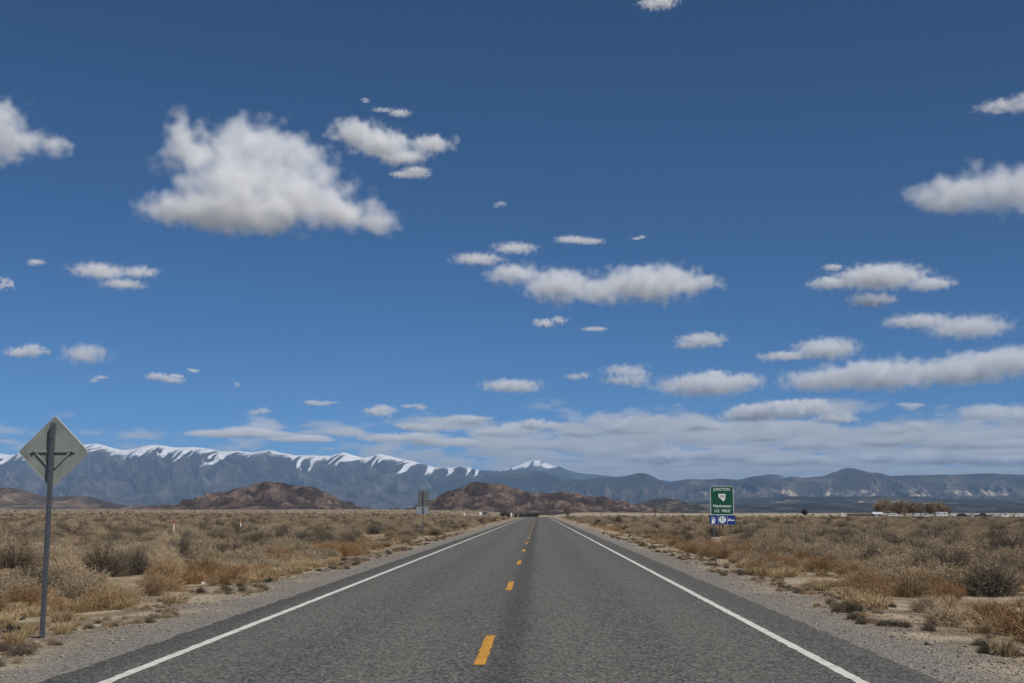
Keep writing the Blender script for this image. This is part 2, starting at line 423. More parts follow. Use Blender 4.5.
def pale_r(X, Y, Z, n, u):
    band_ = smooth(120, 160, Z) * smooth(290, 210, Z)
    return band_ * (0.58 + 0.9 * fbm(X / 420, Y / 300, 5, 63)) * smooth(at_y(620, 500, 13500).x, at_y(720, 500, 13500).x, X)
right_rock = rock_mat('brown_rock', (0.080, 0.062, 0.052), (0.125, 0.098, 0.078), (0.075, 0.065, 0.048), 700, pale=(0.40, 0.34, 0.265))
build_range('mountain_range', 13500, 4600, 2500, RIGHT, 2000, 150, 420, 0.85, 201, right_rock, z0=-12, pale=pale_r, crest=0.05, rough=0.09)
build_range('mountain', 19000, 3000, 2000, [(735, 486), (750, 478), (762, 475), (772, 474.2), (780, 475), (790, 480), (800, 486)], 160, 40, 900, 0.4, 231, far_rock, z0=-10)
# low benches at the foot of the right range, cloud shadow put into their dark colour
bench = rock_mat('shaded_sage_bench', (0.05, 0.046, 0.033), (0.082, 0.073, 0.052), (0.10, 0.083, 0.056), 300, pale=(0.42, 0.35, 0.25))
def pale_s(X, Y, Z, n, u):
    return (0.46 + 1.1 * fbm(X / 420, Y / 160, 5, 88)) * smooth(0.02, 0.1, u) * smooth(0.75, 0.5, u)
build_range('bench_hill', 8200, 2500, 900, [(600, 508), (660, 504), (700, 501), (735, 498), (780, 497), (830, 496.5), (880, 496), (930, 498), (960, 499), (1000, 499), (1060, 498), (1150, 497), (1300, 499), (1450, 503)], 700, 60, 500, 0.5, 251, bench, z0=-8, pale=pale_s, crest=0.08)
build_range('bench_hill', 5600, 1500, 700, [(690, 511), (730, 506), (790, 503.5), (850, 503), (900, 504), (1000, 503.5), (1100, 502), (1250, 504), (1400, 508)], 600, 50, 350, 0.5, 261, bench, z0=-8, crest=0.08)
# near hills
red_rock = rock_mat('red_brown_rock', (0.085, 0.055, 0.043), (0.155, 0.110, 0.084), (0.125, 0.108, 0.085), 60)
tan_rock = rock_mat('tan_rock', (0.115, 0.082, 0.062), (0.20, 0.15, 0.108), (0.20, 0.155, 0.108), 80, pale=(0.50, 0.42, 0.31))
grey_rock = rock_mat('grey_brown_rock', (0.075, 0.062, 0.05), (0.13, 0.108, 0.082), (0.15, 0.125, 0.09), 70)
def pale_f(X, Y, Z, n, u): return 0.22 + 0.8 * fbm(X / 160, Y / 120, 4, 91)
build_range('hill', 3900, 800, 500, [(-420, 500), (-250, 492), (-120, 497), (-60, 490), (-20, 489), (8, 487.5), (22, 490), (35, 494), (50, 497), (70, 496), (88, 496.5), (105, 501), (120, 504.5), (135, 507), (150, 509)], 700, 70, 230, 0.6, 301, tan_rock, z0=2, pale=pale_f, crest=0.05, rough=0.10)
build_range('hill', 3400, 600, 400, [(92, 511), (120, 507.5), (140, 505), (160, 505.5), (185, 506), (205, 508), (225, 511)], 260, 40, 120, 0.6, 311, tan_rock, z0=2, pale=pale_f, crest=0.06, rough=0.12)
build_range('hill', 2700, 620, 420, [(150, 514), (172, 509), (195, 501), (212, 494.5), (232, 489.5), (246, 486.5), (255, 483.5), (266, 482), (280, 482.4), (292, 483.5), (303, 486.5), (316, 489), (326, 492.5), (336, 497), (346, 502), (358, 507), (372, 512)], 700, 140, 75, 0.62, 321, red_rock, z0=1, crest=0.13, rough=0.26)
build_range('hill', 2500, 640, 420, [(385, 514), (405, 510), (425, 505.5), (436, 499), (446, 493), (458, 488), (468, 484.5), (478, 482.3), (490, 483), (498, 482.8), (506, 485), (514, 488.5), (526, 493), (540, 492.5), (552, 491.5), (562, 490.5), (570, 494), (583, 497), (598, 497.5), (612, 500), (626, 502.5), (640, 506), (652, 510), (665, 514)], 800, 140, 75, 0.62, 331, red_rock, z0=-3, crest=0.16, rough=0.28)
build_range('hill', 3300, 700, 500, [(596, 513), (612, 509), (632, 504.5), (648, 501), (664, 498), (676, 499.5), (690, 503), (706, 505.5), (722, 508), (745, 512)], 420, 90, 90, 0.6, 341, grey_rock, z0=-4, pale=pale_f, crest=0.06, rough=0.10)
# ------------------------------------------------------------------ plants
def blades(P0, P1, width, rs, taper=0.35):
    """thin four-cornered blades from P0 to P1"""
    d = P1 - P0; L = np.linalg.norm(d, axis=1, keepdims=True) + 1e-6
    s = np.cross(d / L, rs.normal(size=d.shape)); s /= np.linalg.norm(s, axis=1, keepdims=True) + 1e-6
    w = np.asarray(width).reshape(-1, 1) * 0.5
    V = np.stack([P0 - s * w, P0 + s * w, P1 + s * w * taper, P1 - s * w * taper], 1)
    return V.reshape(-1, 3)
def dome_dirs(n, rs, lo=0.02):
    a = rs.uniform(0, 2 * math.pi, n); z = rs.uniform(lo, 1, n) ** 0.8
    r = np.sqrt(1 - z * z)
    return np.stack([r * np.cos(a), r * np.sin(a), z], 1)
def shrub_mesh(name, seed, Rr, Hh, twigs, per, bl, bw, lump=0.35, upright=0.5, low=0.02):
    rs = np.random.default_rng(seed)
    D = dome_dirs(twigs, rs, low)
    az = np.arctan2(D[:, 1], D[:, 0])
    ph = rs.uniform(0, 6.28, 4)
    lumpy = 1 + lump * (np.sin(az * 3 + ph[0]) * 0.45 + np.sin(az * 5 + ph[1] + D[:, 2] * 4) * 0.35 + np.sin(az * 8 + ph[2]) * 0.3) * (1 - 0.3 * D[:, 2]) + rs.normal(0, 0.10, twigs)
    tip = D * np.array([Rr, Rr, Hh]) * lumpy[:, None]
    tip[:, 2] = np.maximum(tip[:, 2], 0.03)
    base = np.stack([D[:, 0] * Rr * 0.22, D[:, 1] * Rr * 0.22, np.zeros(twigs)], 1) + rs.normal(0, 0.03, (twigs, 3))
    base[:, 2] = -0.04
    mid = base * 0.45 + tip * 0.55 + np.array([0, 0, 0.07]) * Hh
    parts = [blades(base, mid, np.full(twigs, bw * 1.1), rs, 0.8), blades(mid, tip, np.full(twigs, bw * 0.9), rs, 0.4)]
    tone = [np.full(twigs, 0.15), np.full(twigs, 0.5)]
    t = rs.uniform(0.30, 1.0, (twigs, per)) ** 0.7
    o = base[:, None] * (1 - t[..., None]) + tip[:, None] * t[..., None] + rs.normal(0, 0.035, (twigs, per, 3)) * Rr
    dr = rs.normal(0, 1, (twigs, per, 3)) * (1 - upright) + (D[:, None] * 0.7 + np.array([0, 0, 1.0])) * upright
    dr /= np.linalg.norm(dr, axis=2, keepdims=True)
    ln = bl * rs.uniform(0.5, 1.4, (twigs, per, 1))
    o = o.reshape(-1, 3); e = o + (dr * ln).reshape(-1, 3)
    o[:, 2] = np.maximum(o[:, 2], 0.0)
    parts.append(blades(o, e, bw * rs.uniform(0.6, 1.3, len(o)), rs))
    tone.append(rs.uniform(0, 1, len(o)))
    V = np.concatenate(parts); Fc = np.arange(len(V)).reshape(-1, 4)
    m = mesh_np(name, V, Fc)
    attr(m, 'tone', np.repeat(np.concatenate(tone), 4))
    return m
def tuft_mesh(name, seed, n, h, spread):
    rs = np.random.default_rng(seed)
    a = rs.uniform(0, 6.28, n); r = np.sqrt(rs.uniform(0, 1, n)) * spread * 0.45
    b = np.stack([r * np.cos(a), r * np.sin(a), np.full(n, -0.03)], 1)
    lean = rs.uniform(0.05, 0.75, n) * h; hh = h * rs.uniform(0.45, 1.1, n)
    a2 = a + rs.normal(0, 0.7, n)
    t1 = b + np.stack([np.cos(a2) * lean * 0.35, np.sin(a2) * lean * 0.35, hh * 0.62], 1)
    t2 = b + np.stack([np.cos(a2) * lean, np.sin(a2) * lean, hh], 1)
    w = rs.uniform(0.005, 0.011, n)
    V = np.concatenate([blades(b, t1, w, rs, 0.9), blades(t1, t2, w * 0.9, rs, 0.25)])
    m = mesh_np(name, V, np.arange(len(V)).reshape(-1, 4))
    attr(m, 'tone', np.repeat(np.concatenate([rs.uniform(0, .6, n), rs.uniform(.2, 1, n)]), 4))
    return m
def plant_mat(name, dark, light, alt, twig=None):
    t = NT(name)
    rnd = t.n('ShaderNodeObjectInfo').outputs['Random']
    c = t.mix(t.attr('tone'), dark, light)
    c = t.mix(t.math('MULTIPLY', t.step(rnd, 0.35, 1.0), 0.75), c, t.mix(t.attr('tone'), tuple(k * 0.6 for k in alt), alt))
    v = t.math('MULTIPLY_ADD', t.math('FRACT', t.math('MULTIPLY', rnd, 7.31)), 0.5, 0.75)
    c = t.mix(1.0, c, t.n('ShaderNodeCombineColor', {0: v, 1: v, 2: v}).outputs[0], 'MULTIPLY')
    t.bsdf(c, 0.9, spec=0.1)
    return t.mat
M_sage = plant_mat('sage_twigs', (0.21, 0.155, 0.10), (0.46, 0.36, 0.24), (0.31, 0.26, 0.185))
M_dark = plant_mat('dark_twigs', (0.072, 0.060, 0.048), (0.185, 0.155, 0.118), (0.17, 0.13, 0.09))
M_rust = plant_mat('rusty_twigs', (0.16, 0.095, 0.05), (0.34, 0.21, 0.105), (0.36, 0.26, 0.15))
M_grass = plant_mat('dry_grass_blades', (0.24, 0.17, 0.09), (0.50, 0.39, 0.235), (0.36, 0.25, 0.13))
M_green = plant_mat('green_weed_blades', (0.05, 0.05, 0.03), (0.10, 0.10, 0.06), (0.15, 0.13, 0.08))
def with_mat(m, mat):
    m.materials.append(mat); return m
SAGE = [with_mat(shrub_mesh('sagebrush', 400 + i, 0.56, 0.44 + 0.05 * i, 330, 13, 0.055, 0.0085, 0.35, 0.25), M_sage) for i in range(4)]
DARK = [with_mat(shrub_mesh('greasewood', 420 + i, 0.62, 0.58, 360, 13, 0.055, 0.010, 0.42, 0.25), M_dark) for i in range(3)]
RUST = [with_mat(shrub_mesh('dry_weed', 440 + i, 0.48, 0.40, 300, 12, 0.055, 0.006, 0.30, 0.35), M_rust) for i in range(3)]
TUFT = [with_mat(tuft_mesh('grass_tuft', 460 + i, 230, 0.25, 0.34), M_grass) for i in range(3)]
GREEN = [with_mat(shrub_mesh('green_weed', 480 + i, 0.25, 0.20, 120, 7, 0.05, 0.010, 0.4, 0.5), M_green) for i in range(2)]

def gz(x, y): return float(ground_z(np.array([x]), np.array([y]))[0])
def foot(px, py):
    """ground point seen at a pixel"""
    v = ray(px, py); z = -0.2
    for _ in range(6):
        t = (z - CAM_H) / v.z; x, y = v.x * t, v.y * t; z = gz(x, y)
    return x, y, z
taken = []
def plant(name, mesh, x, y, s, label, group, sz=None):
    o = bpy.data.objects.new(name, mesh); COL.objects.link(o)
    o.location = (x, y, gz(x, y) - 0.01); o.rotation_euler = (0, 0, random.uniform(0, 6.28))
    o.scale = (s, s, s if sz is None else sz)
    tag(o, label, name.replace('_', ' ') if name != 'greasewood' else 'bush', group)
    taken.append((x, y)); return o
# shrubs one can tell apart in the photograph: (kind, mesh list, foot px, width px, height px, label)
SPECIAL = [
 ('greasewood', DARK, 103, 577, 62, 34, 'broad dark grey bush in the dry grass right of the diamond sign post'),
 ('greasewood', DARK, 136, 575, 40, 28, 'dark bush joined to the right end of the broad dark grey bush'),
 ('greasewood', DARK, 14, 573, 62, 34, 'dark bush cut by the left picture edge behind the diamond sign post'),
 ('greasewood', DARK, 184, 559, 22, 27, 'narrow upright dark bush standing alone in pale brush left of the road'),
 ('dry_weed', RUST, 192, 584, 44, 20, 'rusty clump of dry weed at the gravel edge right of the broad dark bush'),
 ('dry_weed', RUST, 152, 596, 34, 26, 'tawny upright weed at the gravel edge right of the diamond sign post'),
 ('greasewood', DARK, 374, 534, 24, 13, 'dark low bush among tan brush left of the far sign seen from behind'),
 ('greasewood', DARK, 992, 596, 74, 40, 'big dark bush at the right picture edge'),
 ('dry_weed', RUST, 912, 597, 56, 30, 'large round rust brown weed left of the big dark bush at right'),
 ('sagebrush', SAGE, 944, 625, 56, 26, 'grey twiggy bush by the gravel in front of the rust brown weed'),
 ('dry_weed', RUST, 822, 572, 44, 22, 'rust brown weed with pale grass before it right of the gravel shoulder'),
 ('greasewood', DARK, 982, 646, 26, 10, 'low dark green plant at the gravel edge in the lower right corner'),
 ('grass_tuft', TUFT, 1003, 656, 30, 22, 'yellow tuft of dry grass at the gravel edge in the lower right corner'),
 ('grass_tuft', TUFT, 14, 646, 30, 18, 'dry grass tuft on sand left of the diamond sign post foot'),
 ('grass_tuft', TUFT, 62, 634, 28, 14, 'dry grass tuft on the gravel just right of the diamond sign post foot'),
 ('green_weed', GREEN, 863, 621, 12, 7, 'small dark green plant growing alone in the gravel at right'),
 ('green_weed', GREEN, 642, 546, 10, 4, 'small dark green plant on the pale gravel strip far along the right shoulder'),
 ('greasewood', DARK, 618, 524, 14, 11, 'dark brown bush sticking up beside the road end at right'),
 ('sagebrush', SAGE, 925, 612, 44, 18, 'blue grey low bush left of the grey twiggy bush at the right gravel edge'),
]
for name, meshes, px, py, wpx, hpx, label in SPECIAL:
    x, y, z = foot(px, py); d = math.hypot(x, y)
    me = random.choice(meshes); dim = max(v.co.x for v in me.vertices) - min(v.co.x for v in me.vertices); hh = max(v.co.z for v in me.vertices)
    plant(name, me, x, y, wpx * d / F / dim, label, None, hpx * d / F / hh)

CLEAR = []           # (left pixel, right pixel, distance): nothing tall just in front of the shrubs one can tell apart
for name, meshes, px, py, wpx, hpx, label in SPECIAL:
    x, y, z = foot(px, py); CLEAR.append(((x - wpx * y / F / 2) / y, (x + wpx * y / F / 2) / y, y))
for px, py, w in ((722, 537, 30), (484, 528, 8), (423, 537, 14), (173.5, 532.5, 8), (240.5, 530.5, 8), (81, 536, 5), (113, 534, 5), (139, 532, 5), (5, 541, 5)):
    x, y, z = foot(px, py); CLEAR.append(((px - 538.5 - w / 2) / F, (px - 538.5 + w / 2) / F, y))
def hides(x, y):
    x = np.asarray(x, float); y = np.asarray(y, float); q = x / y; h = np.zeros(x.shape, bool)
    for a_, b_, d_ in CLEAR: h |= (q > a_ - .004) & (q < b_ + .004) & (y < d_ + .9) & (y > d_ * (0.77 if d_ < 40 else 0.70))
    return h
def free(x, y, r):
    if hides(x, y): return False
    return all((x - a) ** 2 + (y - b) ** 2 > r * r for a, b in taken[-700:])
def wedge(y0, y1, extra=2.0):
    y = math.sqrt(random.uniform(y0 * y0, y1 * y1)); x = random.uniform(-0.47, 0.43) * y + random.uniform(-extra, extra)
    return x, y
def off_road(x): return max(ROAD_L - x, x - ROAD_R)
def side(x): return 'left' if x < 0 else 'right'
KINDS = (
 ('sagebrush', SAGE, 290, 56, 2.6, 0.85, (0.75, 1.35), 'pale grey tan sagebrush in the open brush field on the %s of the road', 'sagebrush of the %s field'),
 ('greasewood', DARK, 130, 75, 3.2, 1.1, (0.75, 1.25), 'dark grey bush scattered among pale brush on the %s of the road', 'dark bushes of the %s field'),
 ('dry_weed', RUST, 170, 62, 2.5, 0.8, (0.7, 1.3), 'rusty brown dry weed in the strip of weeds along the %s shoulder', 'rusty weeds along the %s shoulder'),
 ('grass_tuft', TUFT, 285, 42, 1.5, 0.4, (0.6, 1.3), 'straw coloured grass tuft near the %s gravel shoulder', 'grass tufts near the %s shoulder'),
 ('green_weed', GREEN, 9, 45, 0.9, 0.3, (0.4, 0.8), 'small dull green plant at the edge of the %s gravel shoulder', 'green plants along the %s shoulder'),
)
for name, meshes, count, ymax, omin, rmin, (s0, s1), lab, grp in KINDS:
    k = 0; tries = 0
    while k < count and tries < 40000:
        tries += 1
        x, y = wedge(9, ymax); o = off_road(x)
        if o < omin + random.uniform(0, 1.4) + (1.3 if x < 0 and y < 22 else 0): continue
        if name == 'dry_weed' and random.random() < smooth(2.5, 9.0, o): continue
        if name == 'grass_tuft' and random.random() < smooth(3.0, 14.0, o): continue
        if name == 'green_weed' and o > 2.4: continue
        if name == 'sagebrush' and perlin(x / 5.0, y / 5.0, 61) < -0.35 and random.random() < .8: continue
        if name == 'greasewood' and o < 5: continue
        if abs(x + 6.4) < 0.9 and 14 < y < 17.5: continue
        if not free(x, y, rmin): continue
        s = random.uniform(s0, s1)
        if name in ('sagebrush', 'greasewood'): s *= 0.72 + 0.28 * float(smooth(2, 9, o))
        plant(name, random.choice(meshes), x, y, s, lab % side(x), grp % side(x), s * random.uniform(.75, 1.15)); k += 1

# brush and grass that nobody could count: one object each
def scatter(name, pts, scl, idx, protos):
    m = bpy.data.meshes.new(name); n = len(pts)
    m.vertices.add(n); m.vertices.foreach_set('co', np.asarray(pts, np.float32).ravel())
    attr(m, 'size', scl); attr(m, 'pick', idx); attr(m, 'turn', rng.uniform(0, 6.28, n)); attr(m, 'tall', rng.uniform(0.75, 1.15, n))
    o = link(name, m)
    g = bpy.data.node_groups.new(name, 'GeometryNodeTree')
    g.interface.new_socket('Geometry', in_out='INPUT', socket_type='NodeSocketGeometry')
    g.interface.new_socket('Geometry', in_out='OUTPUT', socket_type='NodeSocketGeometry')
    gi = g.nodes.new('NodeGroupInput'); go = g.nodes.new('NodeGroupOutput')
    mp = g.nodes.new('GeometryNodeMeshToPoints'); g.links.new(gi.outputs[0], mp.inputs[0])
    jn = g.nodes.new('GeometryNodeGeometryToInstance')
    for pr in reversed(protos):
        oi = g.nodes.new('GeometryNodeObjectInfo'); oi.inputs['Object'].default_value = pr; oi.inputs['As Instance'].default_value = False
        oi.transform_space = 'ORIGINAL'
        g.links.new(oi.outputs['Geometry'], jn.inputs[0])
    ip = g.nodes.new('GeometryNodeInstanceOnPoints'); ip.inputs['Pick Instance'].default_value = True
    def na(nm, dt='FLOAT'):
        q = g.nodes.new('GeometryNodeInputNamedAttribute'); q.data_type = dt; q.inputs[0].default_value = nm; return q.outputs[0]
    g.links.new(mp.outputs[0], ip.inputs['Points']); g.links.new(jn.outputs[0], ip.inputs['Instance'])
    fi = g.nodes.new('FunctionNodeFloatToInt'); g.links.new(na('pick'), fi.inputs[0]); g.links.new(fi.outputs[0], ip.inputs['Instance Index'])
    cx = g.nodes.new('ShaderNodeCombineXYZ'); g.links.new(na('turn'), cx.inputs[2]); g.links.new(cx.outputs[0], ip.inputs['Rotation'])
    mm = g.nodes.new('ShaderNodeMath'); mm.operation = 'MULTIPLY'; g.links.new(na('size'), mm.inputs[0]); g.links.new(na('tall'), mm.inputs[1])
    cs = g.nodes.new('ShaderNodeCombineXYZ'); sz_ = na('size')
    g.links.new(sz_, cs.inputs[0]); g.links.new(sz_, cs.inputs[1]); g.links.new(mm.outputs[0], cs.inputs[2]); g.links.new(cs.outputs[0], ip.inputs['Scale'])
    g.links.new(ip.outputs[0], go.inputs[0])
    md = o.modifiers.new(name, 'NODES'); md.node_group = g
    tag(o, kind='stuff'); return o
def first(meshes): return [next(o for o in COL.objects if o.data == me) for me in meshes]
def field(n, y0, y1, omin, gap_scale, gap_thr, half=0.62):
    y = np.sqrt(rng.uniform(y0 * y0, y1 * y1, n)); x = rng.uniform(-half, half, n) * y + rng.uniform(-4, 4, n)
    o = np.maximum(ROAD_L - x, x - ROAD_R)
    keep = (o > omin + rng.uniform(0, 1.0, n)) & (perlin(x / gap_scale, y / gap_scale, 61) > gap_thr + rng.normal(0, .2, n))
    keep &= ~(hides(x, y) & (rng.uniform(0, 1, n) < .9))
    keep &= ~((np.abs(x + 32.2) < 1.5) & (y < 150) & (y > 60))
    return x[keep], y[keep], o[keep]
def pack(parts):
    x = np.concatenate([p[0] for p in parts]); y = np.concatenate([p[1] for p in parts])
    return np.stack([x, y, ground_z(x, y) - 0.02], 1), np.concatenate([p[2] for p in parts]), np.concatenate([p[3] for p in parts])
P_ = []
for n, y0, y1, s0, s1 in ((6000, 44, 130, .6, 1.35), (13000, 110, 330, .65, 1.5), (11000, 300, 800, .8, 1.6), (5000, 750, 1900, 1.0, 1.8)):
    x, y, o = field(n, y0, y1, 2.7, 6.0 if y0 < 200 else 30.0, -0.45 if y0 < 200 else -.15)
    s = rng.uniform(s0, s1, len(x)) * (0.7 + 0.3 * smooth(2, 9, o))
    r = rng.uniform(0, 1, len(x)); rusty = rng.uniform(0, 1, len(x)) > smooth(2.5, 14, o) * 0.50 + 0.45
    i = np.where(r < 0.17, 4 + rng.integers(0, 3, len(x)), rng.integers(0, 4, len(x)))
    i = np.where(rusty & (r > 0.17), 7 + rng.integers(0, 3, len(x)), i)
    s = np.where(i >= 7, s * 0.85, s)
    if y0 >= 300:
        kp = (np.maximum(ROAD_L - x, x - ROAD_R) > 4) & ~((x > 20) & (y > 440) & (rng.uniform(0, 1, len(x)) < .93))
        x, y, s, i = x[kp], y[kp], s[kp], i[kp]
    P_.append((x, y, s, i))
# close range filler between the single shrubs, off to the sides of the picture
x, y, o = field(1500, 8, 50, 2.8, 6.0, -0.2, 1.1); kp = (np.abs(x + 0.02 * y) > 0.5 * y + 2)
P_.append((x[kp], y[kp], rng.uniform(.7, 1.3, kp.sum()), rng.integers(0, 4, kp.sum())))
pts, scl, idx = pack(P_)
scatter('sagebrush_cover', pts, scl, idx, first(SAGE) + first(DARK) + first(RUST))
P_ = []
for n, y0, y1, om, s0, s1 in ((6500, 8, 45, 2.3, .3, .95), (12000, 40, 150, 2.2, .5, 1.2), (8000, 140, 350, 1.8, .7, 1.5)):
    x, y, o = field(n, y0, y1, om, 3.0, -0.1)
    kp = rng.uniform(0, 1, len(x)) < 1 - 0.45 * smooth(4, 16, o)
    x, y = x[kp], y[kp]
    P_.append((x, y, rng.uniform(s0, s1, len(x)), rng.integers(0, 3, len(x))))
pts, scl, idx = pack(P_)
scatter('dry_grass', pts, scl, idx, first(TUFT))

# dead weeds and sweepings along the edge of the gravel
n = 2600
y = 7 + 90 * rng.uniform(0, 1, n) ** 1.5; sgn = rng.uniform(0, 1, n) < .5; o = 1.0 + np.abs(rng.normal(0, .8, n)) + perlin(y / 2.2, sgn * 9.0, 15) * .5
x = np.where(sgn, ROAD_L - o, ROAD_R + o); kp = (perlin(x / 1.3, y / 2.5, 16) > 0.02) & (o > .5); x, y = x[kp], y[kp]
scatter('dead_weeds', np.stack([x, y, ground_z(x, y) - .01], 1), rng.uniform(.06, .22, len(x)), rng.integers(0, 10, len(x)), first(SAGE) + first(RUST) + first(DARK))

# stones
def stone_mesh(seed):
    rs = np.random.default_rng(seed); V, Fc = ico_template(2)
    k = 1 + 0.28 * np.array([mnoise.noise(Vector(v) * 1.3 + Vector((seed, 0, 0))) for v in V])
    V = V * k[:, None] * np.array([1, .8, .62]) * 0.5
    return mesh_np('stone', V, Fc)
def ico_template(sub=3):
    bm = bmesh.new(); bmesh.ops.create_icosphere(bm, subdivisions=sub, radius=1.0)
    V = np.array([v.co[:] for v in bm.verts]); Fc = np.array([[v.index for v in f.verts] for f in bm.faces]); bm.free()
    return V, Fc
t = NT('grey_stone'); r = t.n('ShaderNodeObjectInfo').outputs['Random']
c = t.mix(r, (0.11, 0.095, 0.08), (0.36, 0.32, 0.27)); c = t.mix(t.step(t.noise(30, 4, .7), .4, .65), c, (0.17, 0.15, 0.125))
t.bsdf(c, 0.9); M_stone = t.mat
t = NT('dark_stone'); t.bsdf(t.mix(t.noise(25, 4, .7), (0.02, 0.018, 0.016), (0.07, 0.06, 0.05)), 0.9); M_dstone = t.mat
t = NT('white_stone'); t.bsdf(t.mix(t.noise(25, 4, .7), (0.55, 0.53, 0.48), (0.8, 0.78, 0.73)), 0.9); M_wstone = t.mat
STONE = [with_mat(stone_mesh(i), M_stone) for i in range(3)]
dk_ = with_mat(stone_mesh(7), M_dstone); wh_ = with_mat(stone_mesh(9), M_wstone)
for me, px, py, w, label in ((dk_, 22, 620, 7, 'dark stone on the sand left of the diamond sign post'), (wh_, 75, 582, 4, 'white pebble in the dry grass below the broad dark bush'), (wh_, 203, 584, 5, 'pale stone at the gravel edge beside the rusty clump'),
                             (STONE[0], 930, 645, 9, 'brown stone on the gravel in the lower right'), (STONE[1], 36, 644, 7, 'grey stone on the gravel at the foot of the diamond sign post'), (STONE[2], 96, 628, 9, 'flat grey stone at the gravel edge left of the white line')):
    x, y, z = foot(px, py); o = link('stone', me, loc=(x, y, z + 0.02)); s = w * math.hypot(x, y) / F; o.scale = (s, s, s); tag(o, label, 'stone')
n = 22000
y = 5 + 45 * rng.uniform(0, 1, n) ** 1.3; sgn = rng.uniform(0, 1, n) < .5
o = np.abs(rng.normal(0, 1.0, n)) + rng.uniform(0, .9, n)
x = np.where(sgn, ROAD_L - 0.05 - o, ROAD_R + 0.05 + o)
s = np.clip(rng.lognormal(-3.9, 0.5, n), 0.008, 0.09)
scatter('gravel', np.stack([x, y, ground_z(x, y) + s * 0.12], 1), s, rng.integers(0, 3, n), first(STONE))
# ------------------------------------------------------------------ metals and paints
def simple(name, col, rough=0.6, metal=0.0, var=0.25, scale=20.0, spec=0.4):
    t = NT(name); n = t.noise(scale, 5, 0.65, t.obj())
    c = t.mix(t.step(n, 0.35, 0.68), col, tuple(k * (1 - var) for k in col))
    t.bsdf(c, rough, metal, bump=n, bstr=0.15, bdist=0.004, spec=spec); return t.mat
M_post = simple('galvanised_steel', (0.095, 0.108, 0.125), 0.6, 0.3, 0.35, 30)
M_brace = simple('dull_zinc_bar', (0.25, 0.27, 0.26), 0.6, 0.0, 0.3, 20)
M_rustp = simple('rusty_steel', (0.13, 0.06, 0.04), 0.9, 0.0, 0.4, 20)
M_wire = simple('barbed_wire_steel', (0.14, 0.12, 0.11), 0.7, 0.3)
M_whitep = simple('white_plastic', (0.75, 0.74, 0.70), 0.5)
M_orange = simple('orange_plastic', (0.50, 0.20, 0.06), 0.5)
M_red = simple('red_plastic', (0.42, 0.06, 0.05), 0.5)
M_black = simple('dark_signback', (0.10, 0.115, 0.12), 0.6, 0.0, 0.3, 6)
M_pale = simple('pale_signback', (0.26, 0.29, 0.33), 0.5, 0.2, 0.3, 6)
M_green = simple('green_reflective_sheet', (0.005, 0.070, 0.042), 0.45, 0.0, 0.15, 3)
M_blue = simple('blue_reflective_sheet', (0.008, 0.03, 0.20), 0.45, 0.0, 0.15, 3)
M_let = simple('white_reflective_sheet', (0.66, 0.70, 0.68), 0.5, 0.0, 0.1, 3)
M_ink = simple('black_sign_ink', (0.02, 0.02, 0.02), 0.6)
M_bolt = simple('bolt_steel', (0.35, 0.35, 0.34), 0.4, 0.8)
# weathered back of an aluminium sign: streaks and stains
t = NT('weathered_sign_back'); p = t.obj()
n = t.noise(3.0, 5, 0.6, p); s = t.noise(1.0, 4, 0.6, t.scaled(p, (9, 9, 1.2)))
c = t.mix(t.step(n, 0.35, 0.65), (0.255, 0.28, 0.26), (0.20, 0.225, 0.205))
c = t.mix(t.math('MULTIPLY', t.step(s, 0.45, 0.7), 0.5), c, (0.145, 0.155, 0.145))
t.bsdf(c, 0.55, 0.15, bump=n, bstr=0.1, bdist=0.004); M_back = t.mat
M_edge = simple('glint_sign_edge', (0.62, 0.63, 0.61), 0.45, 0.2, 0.1)  # kept pale so the colour carries the glint of the lit edge

def rot2(pts, a):
    return [(p[0] * math.cos(a) - p[1] * math.sin(a), p[0] * math.sin(a) + p[1] * math.cos(a)) for p in pts]
def rounded(w, h, r, n=5, a=0.0):
    pts = []
    for cx, cz, a0 in ((w / 2 - r, h / 2 - r, 0), (-w / 2 + r, h / 2 - r, 90), (-w / 2 + r, -h / 2 + r, 180), (w / 2 - r, -h / 2 + r, 270)):
        for i in range(n + 1):
            q = R(a0 + 90 * i / n); pts.append((cx + r * math.cos(q), cz + r * math.sin(q)))
    return rot2(pts, a)
def shift(pts, dx, dz): return [(p[0] + dx, p[1] + dz) for p in pts]

# ------------------------------------------------------------------ diamond sign seen from behind
x, y, z = foot(42, 638); d = y
k = math.hypot(x, y) / F
root = empty('road_sign', (x, y, z), R(-3))
tag(root, 'diamond road sign seen from behind on a grey steel post at the left gravel shoulder', 'road sign')
ztop = 1.6 + (512 - 415.5) * d / F - z
side_ = 0.70; zc = ztop - side_ / math.sqrt(2)
MB().prism(shift(rounded(side_, side_, 0.035, 5, R(45)), 0.0, zc), 0.05, 0.074).build('sign_plate', M_back, root)
mb = MB()                                    # rim 1 mm proud round the plate, sun glint put into its pale colour
o1 = rounded(side_ + 0.004, side_ + 0.004, 0.037, 5, R(45)); o2 = rounded(side_ - 0.002, side_ - 0.002, 0.034, 5, R(45))
A = [[mb.bm.verts.new((p[0], yy, p[1] + zc)) for p in pts] for pts, yy in ((o2, 0.048), (o1, 0.048), (o1, 0.076), (o2, 0.076))]
nn = len(o1)
for q in range(4):
    for i in range(nn):
        mb.bm.faces.new((A[q][i], A[q][(i + 1) % nn], A[(q + 1) % 4][(i + 1) % nn], A[(q + 1) % 4][i]))
mb.build('plate_edge', M_edge, root)
post = MB()
post.box((0, 0, (ztop - 0.10) / 2 - 0.2), (0.056, 0.056, ztop - 0.10 + 0.4), bevel=0.006)
pobj = post.build('post', M_post, root)
hole = MB()  # black discs on the post face paint the shaded inside of its holes
